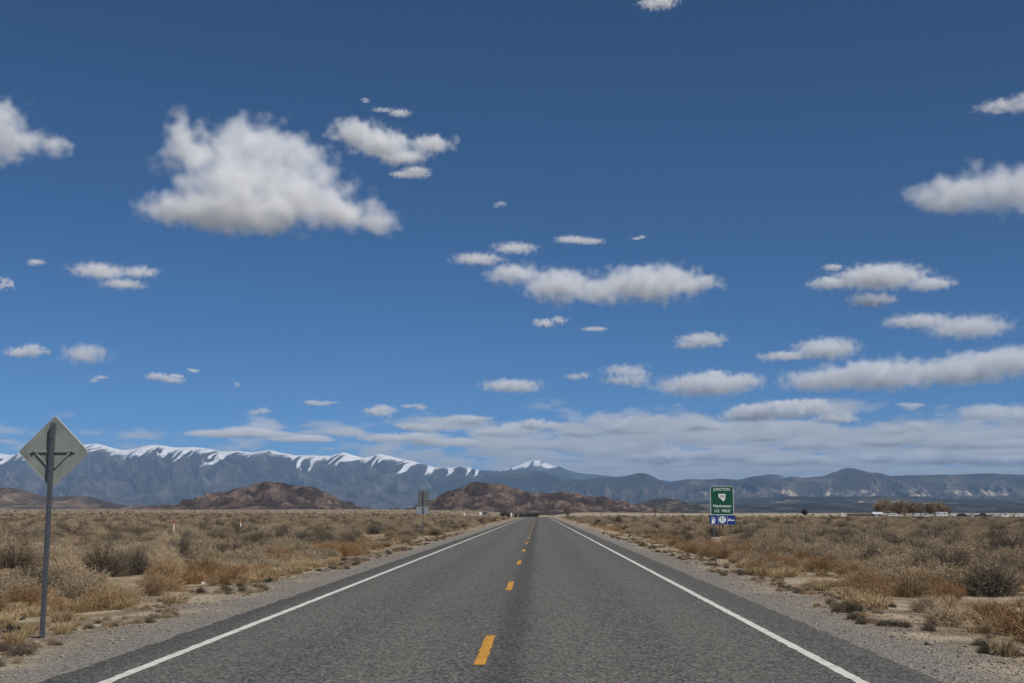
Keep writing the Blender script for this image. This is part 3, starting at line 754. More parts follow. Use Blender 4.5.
for i in range(int((ztop - 0.2) / 0.05)):
    hole.cyl((0, -0.0283, 0.1 + i * 0.05), (0, -0.0303, 0.1 + i * 0.05), 0.006, seg=8)
hole.build('hole_shade_discs', M_ink, pobj)
MB().box((0, 0.038, zc + 0.005), (0.62, 0.022, 0.030), bevel=0.003).build('crossbar', M_brace, root)
for s in (-1, 1):
    MB().bar((s * 0.235, 0.034, zc - 0.015), (s * 0.032, 0.034, zc - 0.215), 0.024, 0.010).build('brace', M_brace, root)
for xx, zz in ((0, zc + 0.2), (0, zc - 0.24), (-0.27, zc + 0.005), (0.27, zc + 0.005)):
    MB().cyl((xx, 0.022 if xx else -0.028, zz), (xx, 0.012 if xx else -0.042, zz), 0.011, seg=6).build('bolt', M_bolt, root)

# ------------------------------------------------------------------ green junction sign with service plate
x, y, z = foot(722.8, 537)
root = empty('junction_sign', (x, y, z), 0)
tag(root, 'green junction sign over a blue services plate on steel legs right of the road', 'road sign')
m2 = y / F                                   # metres in one seen pixel
def zz(py): return 1.6 + (512 - py) * m2 - z
gw, gt, gb = 22.6 * m2, zz(486.6), zz(514.8)
bw, bt, bb = 25.2 * m2, zz(515.2), zz(524.0)
gp = MB().prism(shift(rounded(gw, gt - gb, 0.08), 0, (gt + gb) / 2), -0.010, 0.0).build('green_panel', M_green, root)
def frame(w, h, t_, r, zc_, y0, y1):
    mb = MB(); o1 = shift(rounded(w, h, r), 0, zc_); o2 = shift(rounded(w - 2 * t_, h - 2 * t_, max(r - t_, .01)), 0, zc_)
    A = [[mb.bm.verts.new((p[0], yy, p[1])) for p in pts] for pts, yy in ((o2, y0), (o1, y0), (o1, y1), (o2, y1))]
    n_ = len(o1)
    for q in range(4):
        for i in range(n_): mb.bm.faces.new((A[q][i], A[q][(i + 1) % n_], A[(q + 1) % 4][(i + 1) % n_], A[(q + 1) % 4][i]))
    return mb
frame(gw + 0.004, gt - gb + 0.004, 0.028, 0.08, (gt + gb) / 2, -0.016, 0.002).build('border', M_let, gp)
def text(name, s, size, xc, zc_, yy, mat, parent, wmax=None):
    c = bpy.data.curves.new(name, 'FONT'); c.body = s; c.size = size; c.align_x = 'CENTER'; c.align_y = 'CENTER'; c.extrude = 0.002; c.offset = size * 0.012
    o = bpy.data.objects.new('tmp', c); COL.objects.link(o)
    m = bpy.data.meshes.new_from_object(o.evaluated_get(bpy.context.evaluated_depsgraph_get())); bpy.data.objects.remove(o)
    m.name = name; m.materials.clear()
    w = max(v.co.x for v in m.vertices) - min(v.co.x for v in m.vertices)
    q = link(name, m, mat, parent, (xc, yy, zc_), (math.pi / 2, 0, 0))
    if wmax: q.scale = (wmax / w, 1, 1)
    return q
text('lettering', 'JUNCTION', 0.27, 0, zz(489.9), -0.014, M_let, gp, gw * 0.72)
text('lettering', 'Manhattan', 0.27, 0, zz(506.2), -0.014, M_let, gp, gw * 0.78)
text('lettering', '1/2  MILE', 0.27, 0, zz(511.0), -0.014, M_let, gp, gw * 0.68)
sh = [(-3.4, 3.4), (3.5, 3.4), (3.5, -1.2), (2.9, -2.4), (2.5, -2.0), (2.0, -3.9), (1.4, -4.1), (-3.4, 0.4)]     # outline of the state on the route marker
SC = m2 * 0.98
shp = MB().prism([(a * SC, b * SC + zz(497.6)) for a, b in sh], -0.016, -0.011).build('route_shield', M_let, gp)
text('route_number', '376', 0.25, 0.0, zz(496.9), -0.019, M_ink, shp, 0.32)
bp = MB().prism(shift(rounded(bw, bt - bb, 0.05), 0, (bt + bb) / 2), -0.010, 0.0).build('services_panel', M_blue, root)
zm = (bt + bb) / 2; hp = (bt - bb)
mb = MB()                                    # petrol pump
mb.box((-0.36 * bw, -0.0125, zm - 0.02), (0.20, 0.004, 0.40)); mb.box((-0.36 * bw - 0.005, -0.0125, zm - 0.245), (0.28, 0.004, 0.05))
mb.bar((-0.36 * bw + 0.13, -0.0125, zm + 0.12), (-0.36 * bw + 0.17, -0.0125, zm - 0.12), 0.03, 0.004); pump = mb.build('pump_symbol', M_let, bp)
MB().box((-0.36 * bw, -0.0165, zm + 0.09), (0.13, 0.003, 0.10)).build('pump_window', M_blue, pump)
c0 = [(0.0 + 0.25 * math.cos(a_ / 24 * 2 * math.pi), zm + 0.25 * math.sin(a_ / 24 * 2 * math.pi)) for a_ in range(24)]
disc = MB().prism(c0, -0.015, -0.0105).build('round_symbol', M_let, bp)
mb = MB(); mb.bar((-0.09, -0.017, zm - 0.17), (-0.05, -0.017, zm + 0.17), 0.035, 0.003); mb.bar((0.09, -0.017, zm - 0.17), (0.05, -0.017, zm + 0.17), 0.035, 0.003)
mb.box((-0.05, -0.017, zm + 0.12), (0.10, 0.003, 0.08)); mb.build('fork_and_knife', M_blue, disc)
mb = MB(); mb.box((0.335 * bw, -0.0125, zm - 0.03), (0.46, 0.004, 0.075)); mb.box((0.335 * bw - 0.215, -0.0125, zm + 0.0425), (0.03, 0.004, 0.069)); mb.box((0.335 * bw - 0.10, -0.0125, zm + 0.05), (0.10, 0.004, 0.07))
mb.box((0.335 * bw - 0.2, -0.0125, zm - 0.09), (0.03, 0.004, 0.044)); mb.box((0.335 * bw + 0.2, -0.0125, zm - 0.09), (0.03, 0.004, 0.044)); mb.build('bed_symbol', M_let, bp)
mb = MB()
for xx in (-0.165, 0.19): mb.box((xx * bw, -0.0125, zm), (0.018, 0.004, hp * 0.92))
mb.build('divider', M_let, bp)
for xx in (-0.33, 0.30):                     # two wide flange legs
    mb = MB(); X_ = xx * bw
    mb.box((X_, 0.06, (gt - 0.15) / 2 - .2), (0.012, 0.076, gt - 0.15 + .4)); mb.box((X_, 0.018, (gt - 0.15) / 2 - .2), (0.10, 0.008, gt - 0.15 + .4)); mb.box((X_, 0.102, (gt - 0.15) / 2 - .2), (0.10, 0.008, gt - 0.15 + .4))
    mb.build('leg', M_post, root)
MB().bar((-0.14 * bw, 0.06, -0.2), (-0.10 * bw, 0.06, bb + 0.1), 0.07, 0.05).build('leg', M_rustp, root)
MB().bar((-0.16 * bw + 0.06, 0.16, 0.1), (0.05 * bw, 0.16, bb + 0.05), 0.05, 0.04).build('strut', M_rustp, root)
for zq in (gt - 0.4, gb + 0.35, zm): MB().box((0, 0.0075, zq), (gw * 0.86, 0.012, 0.05)).build('crossbar', M_post, root)

# ------------------------------------------------------------------ far signs seen from behind, left of the road
x, y, z = foot(423, 537.5); m2 = y / F
root = empty('road_sign', (x, y, z), R(4)); tag(root, 'dark rectangular sign back with a paler plate below, far along the left shoulder', 'road sign')
def zz(py): return 1.6 + (512 - py) * m2 - z
MB().box((0, 0, zz(491.5) / 2 - .2), (0.06, 0.06, zz(491.5) + .4), bevel=.006).build('post', M_post, root)
MB().prism(shift(rounded(10.8 * m2, 15.2 * m2, 0.05), 0, zz(498.4)), 0.045, 0.052).build('sign_plate', M_black, root)
MB().prism(shift(rounded(12.4 * m2, 7.0 * m2, 0.04), -0.05, zz(510.3)), 0.045, 0.052).build('lower_plate', M_pale, root)
MB().prism(shift(rounded(5.0 * m2, 2.6 * m2, 0.03), 8.0 * m2, zz(501.6)), 0.045, 0.052).build('side_plate', M_black, root)
MB().box((4.6 * m2, 0.038, zz(499.8)), (8.5 * m2, 0.010, 0.05)).build('arm', M_bolt, root)
x, y, z = foot(484, 528.3); m2 = y / F
root = empty('road_sign', (x, y, z), R(2)); tag(root, 'small dark sign with a white plate on a thin post left of the road end', 'road sign')
MB().box((0, 0, zz(511) / 2 - .2), (0.06, 0.05, zz(511) + .4), bevel=.006).build('post', M_black, root)
MB().prism(shift(rounded(5.2 * m2, 2.8 * m2, 0.03), 0.9 * m2, zz(513.2)), 0.04, 0.048).build('sign_plate', M_black, root)
MB().prism(shift(rounded(2.6 * m2, 2.8 * m2, 0.03), -3.4 * m2, zz(513.4)), 0.04, 0.048).build('side_plate', M_whitep, root)

# ------------------------------------------------------------------ wire fence and marker posts on the left
FX = -33.0
root = empty('wire_fence', (FX, 62.9, gz(FX, 62.9))); tag(root, 'low barbed wire fence on rusty steel stakes running through the brush on the left', 'fence')
r0 = root.location.copy(); tops = []
fy = 62.9
while fy < 255:
    gz_ = gz(FX, fy); lean = random.uniform(-.04, .04)
    mb = MB(); a = Vector((0, fy, gz_ - .3)) - Vector((0, r0.y, r0.z)); b = Vector((lean, fy + random.uniform(-.04, .04), gz_ + 1.22)) - Vector((0, r0.y, r0.z))
    mb.bar(a, b, 0.042, 0.008); mb.bar(a + Vector((0, .018, 0)), b + Vector((0, .018, 0)), 0.008, 0.032)
    mb.build('stake', M_rustp, root); tops.append((b.x, b.y, a.z + .3)); fy += 6.3
for hgt in (0.32, 0.58, 0.84, 1.06):
    mb = MB()
    for (x0, y0, g0), (x1, y1, g1) in zip(tops[:-1], tops[1:]):
        p0 = Vector((x0 * hgt, y0, g0 + hgt)); p1 = Vector((x1 * hgt, y1, g1 + hgt)); pm = (p0 + p1) / 2 - Vector((0, 0, .03))
        mb.cyl(p0, pm, .0025, seg=4); mb.cyl(pm, p1, .0025, seg=4)
    mb.build('wire', M_wire, root)
for px, py, hpx, cap, lab in ((173.5, 532.5, 10, M_red, 'white marker post with a red cap in the brush on the left'), (240.5, 530.5, 9.6, M_orange, 'white marker post with an orange cap in the brush left of the road')):
    x, y, z = foot(px, py); m2 = y / F; h = hpx * m2 * 1.12
    root = empty('marker_post', (x, y, z)); tag(root, lab, 'marker post')
    MB().cyl((0, 0, -.2), (0, 0, h * .72), .055, seg=12).build('tube', M_whitep, root)
    MB().cyl((0, 0, h * .72), (0, 0, h), .062, .055, seg=12).build('cap', cap, root)
for px, py, h in ((601.4, 517.6, 3.3), (655.6, 517.2, 4.6)):
    x, y, z = foot(px, py)
    root = empty('utility_pole', (x, y, z)); tag(root, 'thin dark pole standing in the far brush, %s of the two beyond the right shoulder' % ('shorter' if h < 4 else 'taller'), 'pole')
    MB().cyl((0, 0, -.3), (0, 0, h), .14, .10, 8).build('shaft', M_rustp, root); MB().box((0, -.12, h * .9), (.9, .08, .10)).build('crossarm', M_rustp, root)

# ------------------------------------------------------------------ trees
M_bark = simple('grey_bark', (0.11, 0.09, 0.07), 0.95, 0, .4, 3)
def twig_mat(name, a_, b_):
    t = NT(name); r = t.n('ShaderNodeObjectInfo').outputs['Random']
    c = t.mix(t.attr('tone'), a_, b_); t.bsdf(t.mix(t.math('MULTIPLY', r, .4), c, tuple(k * .6 for k in b_)), .95, spec=.05); return t.mat
M_bare = twig_mat('bare_twigs', (0.12, 0.092, 0.062), (0.28, 0.215, 0.15)); M_gold = twig_mat('golden_twigs', (0.17, 0.125, 0.075), (0.36, 0.265, 0.16)); M_ever = twig_mat('juniper_needles', (0.035, 0.035, 0.022), (0.085, 0.08, 0.05))
def limbs(seed, H, spread):
    rs = random.Random(seed); bm = MB(); ends = []
    def grow(p, d, L, r, lev):
        e = p + d * L; bm.cyl(p, e, r, r * .62, 6)
        if lev == 0: ends.append((p, e)); return
        for _ in range(rs.choice((3, 3, 4))):
            nd = (d + Vector((rs.gauss(0, spread), rs.gauss(0, spread), rs.gauss(.15, .2)))).normalized()
            grow(p + d * L * rs.uniform(.6, 1), nd, L * rs.uniform(.75, 1.15), r * .55, lev - 1)
    grow(Vector((0, 0, -.3)), Vector((rs.gauss(0, .05), rs.gauss(0, .05), 1)).normalized(), H * .17, H * .028, 3)
    return bm, ends
def crown_mesh(seed, ends, H, n, w, L):
    rs = np.random.default_rng(seed)
    A = np.array([e[0][:] for e in ends]); B = np.array([e[1][:] for e in ends])
    i = rs.integers(0, len(A), n); t_ = rs.uniform(-.6, 1.05, (n, 1))
    o = A[i] * (1 - t_) + B[i] * t_ + rs.normal(0, .05 * H, (n, 3))
    d = rs.normal(0, 1, (n, 3)) + np.array([0, 0, .9]); d /= np.linalg.norm(d, axis=1, keepdims=True)
    m = mesh_np('crown', blades(o, o + d * L * rs.uniform(.5, 1.3, (n, 1)), w * rs.uniform(.6, 1.2, n), rs), np.arange(n * 4).reshape(-1, 4))
    attr(m, 'tone', np.repeat(rs.uniform(0, 1, n), 4)); return m
def tree(px, py_base, py_top, mat, seed, label, group, Y, wide=.55, n=2600):
    v = ray(px, 512); x = v.x / v.y * Y; z = gz(x, Y)
    H = (1.6 + (512 - py_top) * Y / F) - z
    root = empty('tree', (x, Y, z), random.uniform(0, 6)); tag(root, label, 'tree', group)
    tb, ends = limbs(seed, H, wide); top = max(e[1].z for e in ends) * 1.05
    k_ = H / top
    to = tb.build('trunk', M_bark, root); to.scale = (k_, k_, k_)
    cm = crown_mesh(seed, ends, H, n, .07, .55); link('crown', cm, mat, root).scale = (k_, k_, k_)
TR = [(881, 500.5, M_gold, 'golden leafless tree at the left end of the far row of trees'), (889, 499.5, M_gold, 'tallest golden brown leafless tree of the far row'), (897, 502, M_bare, 'brown leafless tree just right of the tallest golden tree'), (905, 503.5, M_bare, 'brown leafless tree third from the left of the far row'),
      (913, 503, M_bare, 'brown leafless tree in the middle of the far row behind parked trailers'), (921, 504, M_bare, 'dull brown tree right of the middle of the far row'), (929, 503, M_bare, 'dull brown tree near the right end of the far row'), (936, 502.3, M_gold, 'rounded tan tree near the right end of the far row'), (944, 506.5, M_bare, 'low brown tree at the right end of the far row')]
for i, (px, pt, mt, lab) in enumerate(TR):
    tree(px, 516, pt, mt, 600 + i, lab, 'row of trees behind the trailers', 600 + random.uniform(-18, 18), .6)
tree(804.5, 516, 509.6, M_ever, 620, 'single small dark tree on the pale flat right of the green sign', None, 650, .45, 1500)
tree(567.5, 515, 505.6, M_bare, 621, 'dark brown round tree just right of the road end', None, 640, .5, 900)
for i, (px, pt) in enumerate(((503.5, 512.6), (508, 513.4), (515, 512.9), (521.5, 512.7), (526, 513.6), (530, 512.4), (535.5, 513.4))):
    tree(px, 515, pt, M_ever, 630 + i, 'small dark tree in the low row across the road end', 'dark trees across the road end', 640 + random.uniform(-15, 15), .5, 420)

# ------------------------------------------------------------------ trailers, cars and sheds far right
M_wtr = simple('white_trailer_skin', (0.50, 0.51, 0.52), 0.4, 0, .12, 2); M_glass = simple('dark_glass', (0.02, 0.025, 0.03), 0.15, 0, 0, 2, .6); M_tyre = simple('tyre_rubber', (0.02, 0.02, 0.02), .8)
M_dark = simple('dark_car_paint', (0.03, 0.03, 0.035), .35); M_brn = simple('brown_boards', (0.075, 0.045, 0.035), .9, 0, .4, 2); M_roof = simple('pale_metal_roof', (0.55, 0.56, 0.57), .5); M_greyw = simple('grey_trailer_skin', (0.40, 0.41, 0.42), .5)
def wheel(parent, x_, y_, r, w):
    t_ = MB().cyl((x_, y_ - w / 2, r), (x_, y_ + w / 2, r), r, seg=14).build('wheel', M_tyre, parent)
    MB().cyl((x_, y_ - w / 2 - .004, r), (x_, y_ - w / 2 - .012, r), r * .55, seg=12).build('rim', M_roof, t_)
def place(px, Y):
    v = ray(px, 512); x = v.x / v.y * Y; return x, Y, gz(x, Y)
def trailer(px, Y, Lpx, top, mat, label, rz=0.0):
    x, y, z = place(px, Y); m2 = Y / F; L = Lpx * m2; H = 1.6 + (512 - top) * m2 - z
    root = empty('travel_trailer', (x, y, z), rz); tag(root, label, 'trailer', 'white trailers and cars parked on the right')
    W_ = 2.4; zb = .55
    prof = [(-L / 2, zb + .5), (-L / 2 + .25, zb), (L / 2 - .15, zb), (L / 2, zb + .3), (L / 2 - .1, H - .25), (L / 2 - .5, H), (-L / 2 + .6, H), (-L / 2 + .1, H - .6)]
    body = MB().prism(prof, -W_ / 2, W_ / 2).build('body', mat, root)
    for q in (-.28, .22): 
        w_ = MB().box((q * L, -W_ / 2 - .012, zb + (H - zb) * .62), (L * .17, .02, (H - zb) * .26)).build('window', M_glass, root)
    MB().box((-.02 * L, -W_ / 2 - .012, zb + (H - zb) * .48), (.65, .02, (H - zb) * .78)).build('door', M_greyw, root)
    MB().bar((L / 2, 0, zb), (L / 2 + 1.0, 0, zb - .05), .1, .1).build('hitch', M_tyre, root)
    for q in (-.08, .08): wheel(root, q * L - .1 if L < 5 else q * L * .8, -W_ / 2 + .12, .34, .22)
def car(px, Y, mat, label, kind='car', rz=0.0):
    x, y, z = place(px, Y); root = empty('parked_' + kind, (x, y, z), rz); tag(root, label, kind, 'white trailers and cars parked on the right')
    W_ = 1.75
    if kind == 'pickup':
        L = 5.2; b = [(-L / 2, .5), (-L / 2, 1.05), (-.3, 1.08), (1.4, 1.12), (L / 2 - .1, 1.02), (L / 2, .5)]; c_ = [(-.45, 1.09), (-.3, 1.78), (.95, 1.80), (1.6, 1.12)]
    else:
        L = 4.6; b = [(-L / 2, .45), (-L / 2 - .02, .85), (-L / 2 + .1, 1.0), (1.0, 1.0), (L / 2 - .25, .88), (L / 2, .45)]; c_ = [(-L / 2 + .25, 1.0), (-L / 2 + .7, 1.62), (.35, 1.64), (1.2, 1.0)]
    MB().prism(b, -W_ / 2, W_ / 2).build('body', mat, root)
    MB().prism(c_, -W_ / 2 + .12, W_ / 2 - .12).build('cab', mat, root)
    cx = sum(p_[0] for p_ in c_) / 4
    for q in (-.42, .28): MB().box((cx + q, -W_ / 2 + .107, (c_[0][1] + c_[1][1]) / 2 + .03), (.58, .02, .40)).build('window', M_glass, root)
    for s in (-1, 1): MB().box((L / 2 - .01, s * .62, .78), (.05, .3, .14)).build('headlight', M_roof, root)
    for q in (-.31, .31):
        for s in (-1, 1): wheel(root, q * L, s * (W_ / 2 - .10), .33, .22)
trailer(892, 470, 10, 513.4, M_wtr, 'white trailer under the golden trees, leftmost of the parked trailers')
trailer(917, 480, 9, 513.4, M_wtr, 'white trailer between the brown trees and the brightest trailer')
car(926.5, 470, M_greyw, 'grey car at the right end of the white trailer below the brown trees')
trailer(941, 465, 11.5, 512.0, M_wtr, 'biggest and brightest white trailer of the parked row')
trailer(953, 485, 9.5, 513.9, M_wtr, 'low white trailer touching the right end of the biggest white trailer')
car(963, 470, M_dark, 'dark car alone between the white trailers right of the trees')
trailer(975, 490, 10, 513.6, M_greyw, 'pale grey trailer left of the dark pickup')
car(981.5, 478, M_dark, 'dark pickup between the pale grey trailer and the white trailer', 'pickup')
trailer(996, 475, 10, 513.9, M_wtr, 'white trailer right of the dark pickup')
car(1006, 472, M_wtr, 'white car standing alone near the right end of the parked row')
trailer(1022, 480, 17, 514.0, M_wtr, 'longest white trailer, cut by the right picture edge')
# barn with a pale roof and a low dark shed line
x, y, z = place(877, 560); m2 = 560 / F
root = empty('barn', (x, y, z)); tag(root, 'low building with a pale roof at the left foot of the golden trees', 'building')
Lb = 9 * m2; hb = 1.6 + (512 - 514.2) * m2 - z
MB().box((0, 0, hb / 2), (Lb, 4, hb)).build('wall', M_brn, root)
MB().prism([(-2.4, hb + .003), (0, hb + 1.0), (2.4, hb + .003)], -Lb / 2 - .3, Lb / 2 + .3).build('roof', M_roof, root).rotation_euler = (0, 0, math.pi / 2)
MB().box((-Lb * .2, -2.012, hb * .42), (1.6, .02, hb * .8)).build('door', M_greyw, root)
x, y, z = place(860, 540); m2 = 540 / F
root = empty('board_fence', (x, y, z)); tag(root, 'long low dark brown board fence left of the golden trees', 'fence')
n_ = 12; Lf = 25 * m2; hf = 1.6 + (512 - 513.6) * m2 - z
for i in range(n_ + 1): MB().box((-Lf / 2 + Lf * i / n_, .06, hf / 2 - .1), (.14, .14, hf + .2)).build('post', M_brn, root)
for q in range(3): MB().box((0, -.035, hf * (.28 + .3 * q)), (Lf, .04, hf * .26)).build('board', M_brn, root)
for px, w, lab in ((842.5, 1.4, 'small white tank standing alone left of the dark board fence'), (464.6, 1.2, 'tiny white post on the plain left of the small road sign'), (511.2, 1.3, 'tiny white box among the dark trees at the road end')):
    Y = 560; x, y, z = place(px, Y); m2 = Y / F; h = 1.6 + (512 - 512.6) * m2 - z
    if px > 600:
        root = empty('water_tank', (x, y, z)); tag(root, lab, 'tank'); MB().cyl((0, 0, .2), (0, 0, h - .25), w * m2 / 2, seg=14).build('drum', M_whitep, root); MB().cyl((0, 0, h - .247), (0, 0, h), w * m2 / 2, .1, 14).build('lid', M_whitep, root); MB().box((0, 0, .09), (.7, .7, .21)).build('plinth', M_greyw, root)
    else:
        root = empty('utility_box', (x, y, z)); tag(root, lab, 'utility box'); MB().box((0, 0, h / 2), (w * m2, .5, h), bevel=.03).build('cabinet', M_whitep, root); MB().box((0, 0, h + .026), (w * m2 + .08, .6, .05)).build('lid', M_greyw, root)
# ------------------------------------------------------------------ clouds: real volumes at cloud height
def air_mat(name, dens, col):
    m = bpy.data.materials.new(name); m.use_nodes = True
    t = m.node_tree; t.nodes.clear()
    o = t.nodes.new('ShaderNodeOutputMaterial'); v = t.nodes.new('ShaderNodeVolumePrincipled')
    v.inputs['Color'].default_value = (*col, 1); v.inputs['Density'].default_value = dens
    v.inputs['Density Attribute'].default_value = ''
    t.links.new(v.outputs[0], o.inputs['Volume'])
    return m
def cloud_mat(name, dens, size, ells, erode=1.0, soft=0.95, col=(0.99, 0.99, 0.99)):
    """thick inside its lobes, eaten away by turbulence towards the skin"""
    q = NT(name)
    v = q.n('ShaderNodeVolumePrincipled', {'Color': (*col, 1), 'Density Attribute': ''})
    p = q.obj()
    wn_ = q.n('ShaderNodeTexNoise', {'Vector': p, 'Scale': 0.75 / size, 'Detail': 2.0, 'Roughness': 0.6}).outputs['Color']
    w = q.n('ShaderNodeVectorMath', {0: wn_, 1: (0.5, 0.5, 0.5)}, operation='SUBTRACT').outputs[0]
    w = q.n('ShaderNodeVectorMath', {0: w, 1: (size * 1.6, size * 1.6, size * 1.1), 2: p}, operation='MULTIPLY_ADD').outputs[0]
    f = None
    for c, rad, ang in ells:
        mp = q.n('ShaderNodeMapping', {'Vector': w, 'Location': c, 'Rotation': (0, 0, ang), 'Scale': rad}, vector_type='TEXTURE').outputs[0]
        l = q.n('ShaderNodeVectorMath', {0: mp}, operation='LENGTH').outputs['Value']
        f = l if f is None else q.math('SMOOTH_MIN', f, l, 0.25)
    n1 = q.noise(1.1 / size, 4, 0.48, p)
    e = q.math('ADD', q.math('SUBTRACT', 1.0, f), q.math('MULTIPLY', q.math('SUBTRACT', n1, 0.5), erode * 2.2))
    k = q.math('MULTIPLY_ADD', e, 1.0 / soft, 0.12, clamp=True)
    d = q.math('MULTIPLY', q.math('POWER', k, 1.7), dens)
    q.t.links.new(d, v.inputs['Density'])
    q.t.links.new(v.outputs[0], q.out.inputs['Volume'])
    return q.mat
def cloud_hull(blobs, dist=None):
    """a closed skin round the lobes of a cloud, and the lobes themselves, at the distance where its foot lies at cloud height"""
    if dist is None:
        v = ray(blobs[0][0], max(b[1] + b[3] for b in blobs))
        dist = min(CLOUD_BASE / (v.z / math.hypot(v.x, v.y)), 33000.0)
    s = dist / F / 0.97
    med = float(np.median([b[3] for b in blobs])) * s
    Vs, Fs, ells, n0 = [], [], [], 0
    for px, py, rx, ry in blobs:
        v = ray(px, py); h = Vector((v.x, v.y, 0)); t = 1 / h.length
        c = Vector((0, 0, CAM_H)) + v * (dist * t + random.uniform(-0.25, 0.25) * rx * s)
        ang = math.atan2(v.y, v.x) - math.pi / 2
        rad = (rx * s, rx * s * 0.8, ry * s)
        ells.append((c, rad, ang))
        P = ICO_V * (np.array(rad) * 1.2 + med * 0.6)
        ca, sa = math.cos(ang), math.sin(ang)
        P = np.stack([P[:, 0] * ca - P[:, 1] * sa, P[:, 0] * sa + P[:, 1] * ca, P[:, 2]], 1) + np.array(c)
        Vs.append(P); Fs.append(ICO_F + n0); n0 += len(ICO_V)
    V = np.concatenate(Vs); Fc = np.concatenate(Fs)
    if len(blobs) == 1:
        m2 = mesh_np('cloud', V, Fc)
    else:
        m = mesh_np('cloud', V, Fc)
        o = bpy.data.objects.new('tmp', m); COL.objects.link(o)
        md = o.modifiers.new('r', 'REMESH'); md.mode = 'VOXEL'
        md.voxel_size = float(max(V.max(0) - V.min(0))) / 60
        m2 = bpy.data.meshes.new_from_object(o.evaluated_get(bpy.context.evaluated_depsgraph_get()))
        bpy.data.objects.remove(o); bpy.data.meshes.remove(m); m2.name = 'cloud'; m2.materials.clear()
    return m2, dist, med, ells
def ico_template(sub=3):
    bm = bmesh.new(); bmesh.ops.create_icosphere(bm, subdivisions=sub, radius=1.0)
    V = np.array([v.co[:] for v in bm.verts]); Fc = np.array([[v.index for v in f.verts] for f in bm.faces]); bm.free()
    return V, Fc
ICO_V, ICO_F = ico_template(3)
CLOUD_BASE = 1500.0
CL = [
 ('large ragged white cloud with a tower at its upper left, the biggest in the sky', 1.0, [(184,128,17,20),(192,154,34,20),(252,150,44,30),(236,182,58,30),(186,208,40,18),(286,172,44,36),(304,200,50,26),(344,213,40,16),(374,222,26,10),(240,212,72,18)]),
 ('white hook shaped cloud just right of the biggest cloud', .8, [(356,132,26,13),(382,144,30,14),(432,144,24,8),(402,157,28,8)]),
 ('grey cloud cut by the left picture edge near the top', .6, [(-12,130,36,34),(20,141,24,16),(55,146,18,9),(4,103,10,12)]),
 ('long white cloud cut by the right picture edge below the top corner wisp', .9, [(926,199,25,14),(965,193,38,20),(1010,190,40,22),(1055,195,40,20)]),
 ('small streak of cloud at the top right corner', .4, [(1000,106,22,5),(1028,103,20,9)]),
 ('long flat white cloud with two lobes in the middle of the sky', .8, [(514,274,28,10),(560,286,36,17),(600,291,28,12),(650,284,52,17),(696,284,24,9)]),
 ('thin slanting streak of cloud above the two lobed flat cloud', .4, [(515,248,23,5),(478,259,26,5)]),
 ('forked wispy cloud alone in the left sky under the grey cloud', .4, [(100,271,28,7),(140,272,18,6),(122,284,22,5)]),
 ('small rounded white cloud above the grey diamond sign', .6, [(85,354,22,9)]),
 ('small flat white cloud over the road end', .7, [(512,386,30,6)]),
 ('small grey white cloud above the flat grey cloud right of the road', .5, [(702,340,24,7),(688,345,14,4)]),
 ('flat grey cloud right of the road with a bright knob on top', .7, [(706,385,46,10),(742,381,22,7),(715,375,16,5)]),
 ('white cloud of two stacked layers in the right sky', .7, [(832,283,22,6),(880,277,42,11),(930,284,22,6),(872,300,22,7)]),
 ('pale smeared cloud just under the two layered cloud on the right', .5, [(920,321,34,6),(968,327,38,10)]),
 ('white peaked cloud resting on the long grey bank at right', .7, [(826,349,30,10),(785,356,26,4)]),
 ('longest grey cloud stretching to the right picture edge', .8, [(826,380,44,10),(880,375,58,13),(955,372,60,11),(1005,361,52,11),(1050,360,40,11)]),
 ('low white puff at the right edge above the mountains', .6, [(990,413,32,8),(1035,414,30,9)]),
]
WISPS = [([(650,3,24,5)],.35),([(420,173,24,4),(462,177,34,3)],.25),([(578,241,20,3.5)],.3),([(640,238,6,2)],.3),([(35,262,11,3)],.3),([(0,285,12,6)],.4),([(18,351,22,5)],.45),([(97,379,9,3)],.35),
 ([(163,378,18,4)],.4),([(190,370,7,2)],.3),([(257,412,11,3.5)],.35),([(322,403,17,2.5)],.25),([(388,411,20,5)],.45),([(414,406,11,3)],.3),
 ([(549,323,15,5)],.4),([(592,328,14,3)],.2),([(581,375,14,4)],.3),([(634,376,32,9)],.25),([(838,267,12,3.5)],.3),([(236,385,5,2.5)],.25),([(390,112,16,4)],.2),([(365,101,5,3)],.2),([(910,407,12,4)],.25),([(500,205,8,3)],.15)]
for label, dens, blobs in CL:
    m, dist, med, ells = cloud_hull(blobs)
    o = link('cloud', m, cloud_mat('cloud_vapour', dens * 2.6 / med, med, ells))
    tag(o, label, 'cloud', 'clouds standing apart in the blue sky')
PUFFS = [(432, 427, 26, 5), (470, 420, 20, 4), (505, 430, 34, 6), (545, 424, 24, 6), (590, 431, 26, 5), (640, 424, 32, 7), (672, 446, 15, 8), (700, 427, 24, 5), (730, 414, 34, 7), (775, 409, 40, 8), (815, 406, 30, 7), (845, 416, 24, 6), (880, 438, 40, 6), (905, 429, 24, 5),
 (935, 437, 36, 7), (985, 440, 44, 7), (820, 444, 28, 5), (760, 436, 26, 5), (540, 446, 30, 5), (600, 449, 28, 5), (655, 459, 30, 5), (410, 440, 34, 5), (470, 441, 28, 4), (725, 456, 34, 5), (800, 460, 40, 5), (870, 457, 32, 5), (950, 458, 44, 5), (1010, 462, 36, 5), (240, 432, 44, 4), (300, 439, 30, 3)]
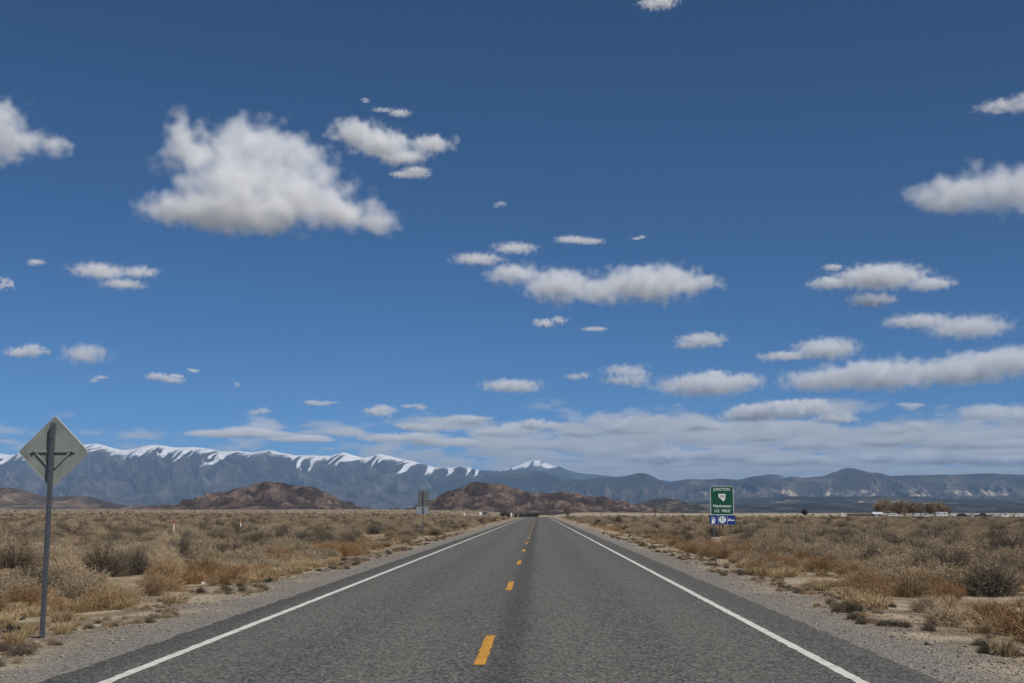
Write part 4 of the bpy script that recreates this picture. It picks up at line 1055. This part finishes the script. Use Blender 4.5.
WISPS = WISPS + [([b], .6) for b in PUFFS]
for blobs, dens in WISPS:
    px, py, rx, ry = blobs[0]
    blobs = [(px + random.uniform(-.7, .7) * rx, py + random.uniform(-.6, .6) * ry, rx * random.uniform(.35, .75), ry * random.uniform(.45, .9)) for _ in range(4)]
    m, dist, med, ells = cloud_hull(blobs)
    o = link('cloud_wisp', m, cloud_mat('wisp_vapour', dens * 2.8 / med, med, ells, 1.6, 0.9))
    tag(o, kind='stuff')
# far field of flat cloud low over the mountains: one broad slab of vapour broken up by turbulence
q = NT('bank_vapour')
v = q.n('ShaderNodeVolumePrincipled', {'Color': (0.99, 0.99, 0.99, 1), 'Density Attribute': ''})
p = q.obj(); sp = q.sep(p)
n1 = q.noise(1.0, 5, 0.6, q.scaled(p, (1 / 1250, 1 / 2800, 1 / 480)), 0.0)
n2 = q.noise(1.0, 3, 0.5, q.scaled(p, (1 / 9000, 1 / 9000, 0)))
cover = q.math('ADD', q.step(sp[1], 13500, 24000, -0.20, 0.075), q.step(sp[0], -10000, 3500, -0.13, 0.03))
e = q.math('ADD', q.math('ADD', n1, cover), q.math('MULTIPLY', q.math('SUBTRACT', n2, 0.5), 0.5))
e = q.math('SUBTRACT', e, q.step(sp[2], 1480, 2150, 0.0, 0.20))
d = q.math('MULTIPLY', q.step(e, 0.515, 0.68), 0.0018)
q.t.links.new(d, v.inputs['Density']); q.t.links.new(v.outputs[0], q.out.inputs['Volume'])
q.mat.cycles.volume_step_rate = 0.06
tag(MB().box((0, 36000, 1820), (64000, 46000, 680)).build('cloud_bank', q.mat), kind='stuff')
# ------------------------------------------------------------------ air
def haze(x0, x1, y0, y1, z0, z1, dens):
    mb = MB().box(((x0 + x1) / 2, (y0 + y1) / 2, (z0 + z1) / 2), (x1 - x0, y1 - y0, z1 - z0))
    o = mb.build('haze', air_mat('air', dens, (0.37, 0.63, 1.0)))
    tag(o, kind='stuff')
haze(-31000, 31000, -4000, 31000, -12, 1150, 3.5e-5)
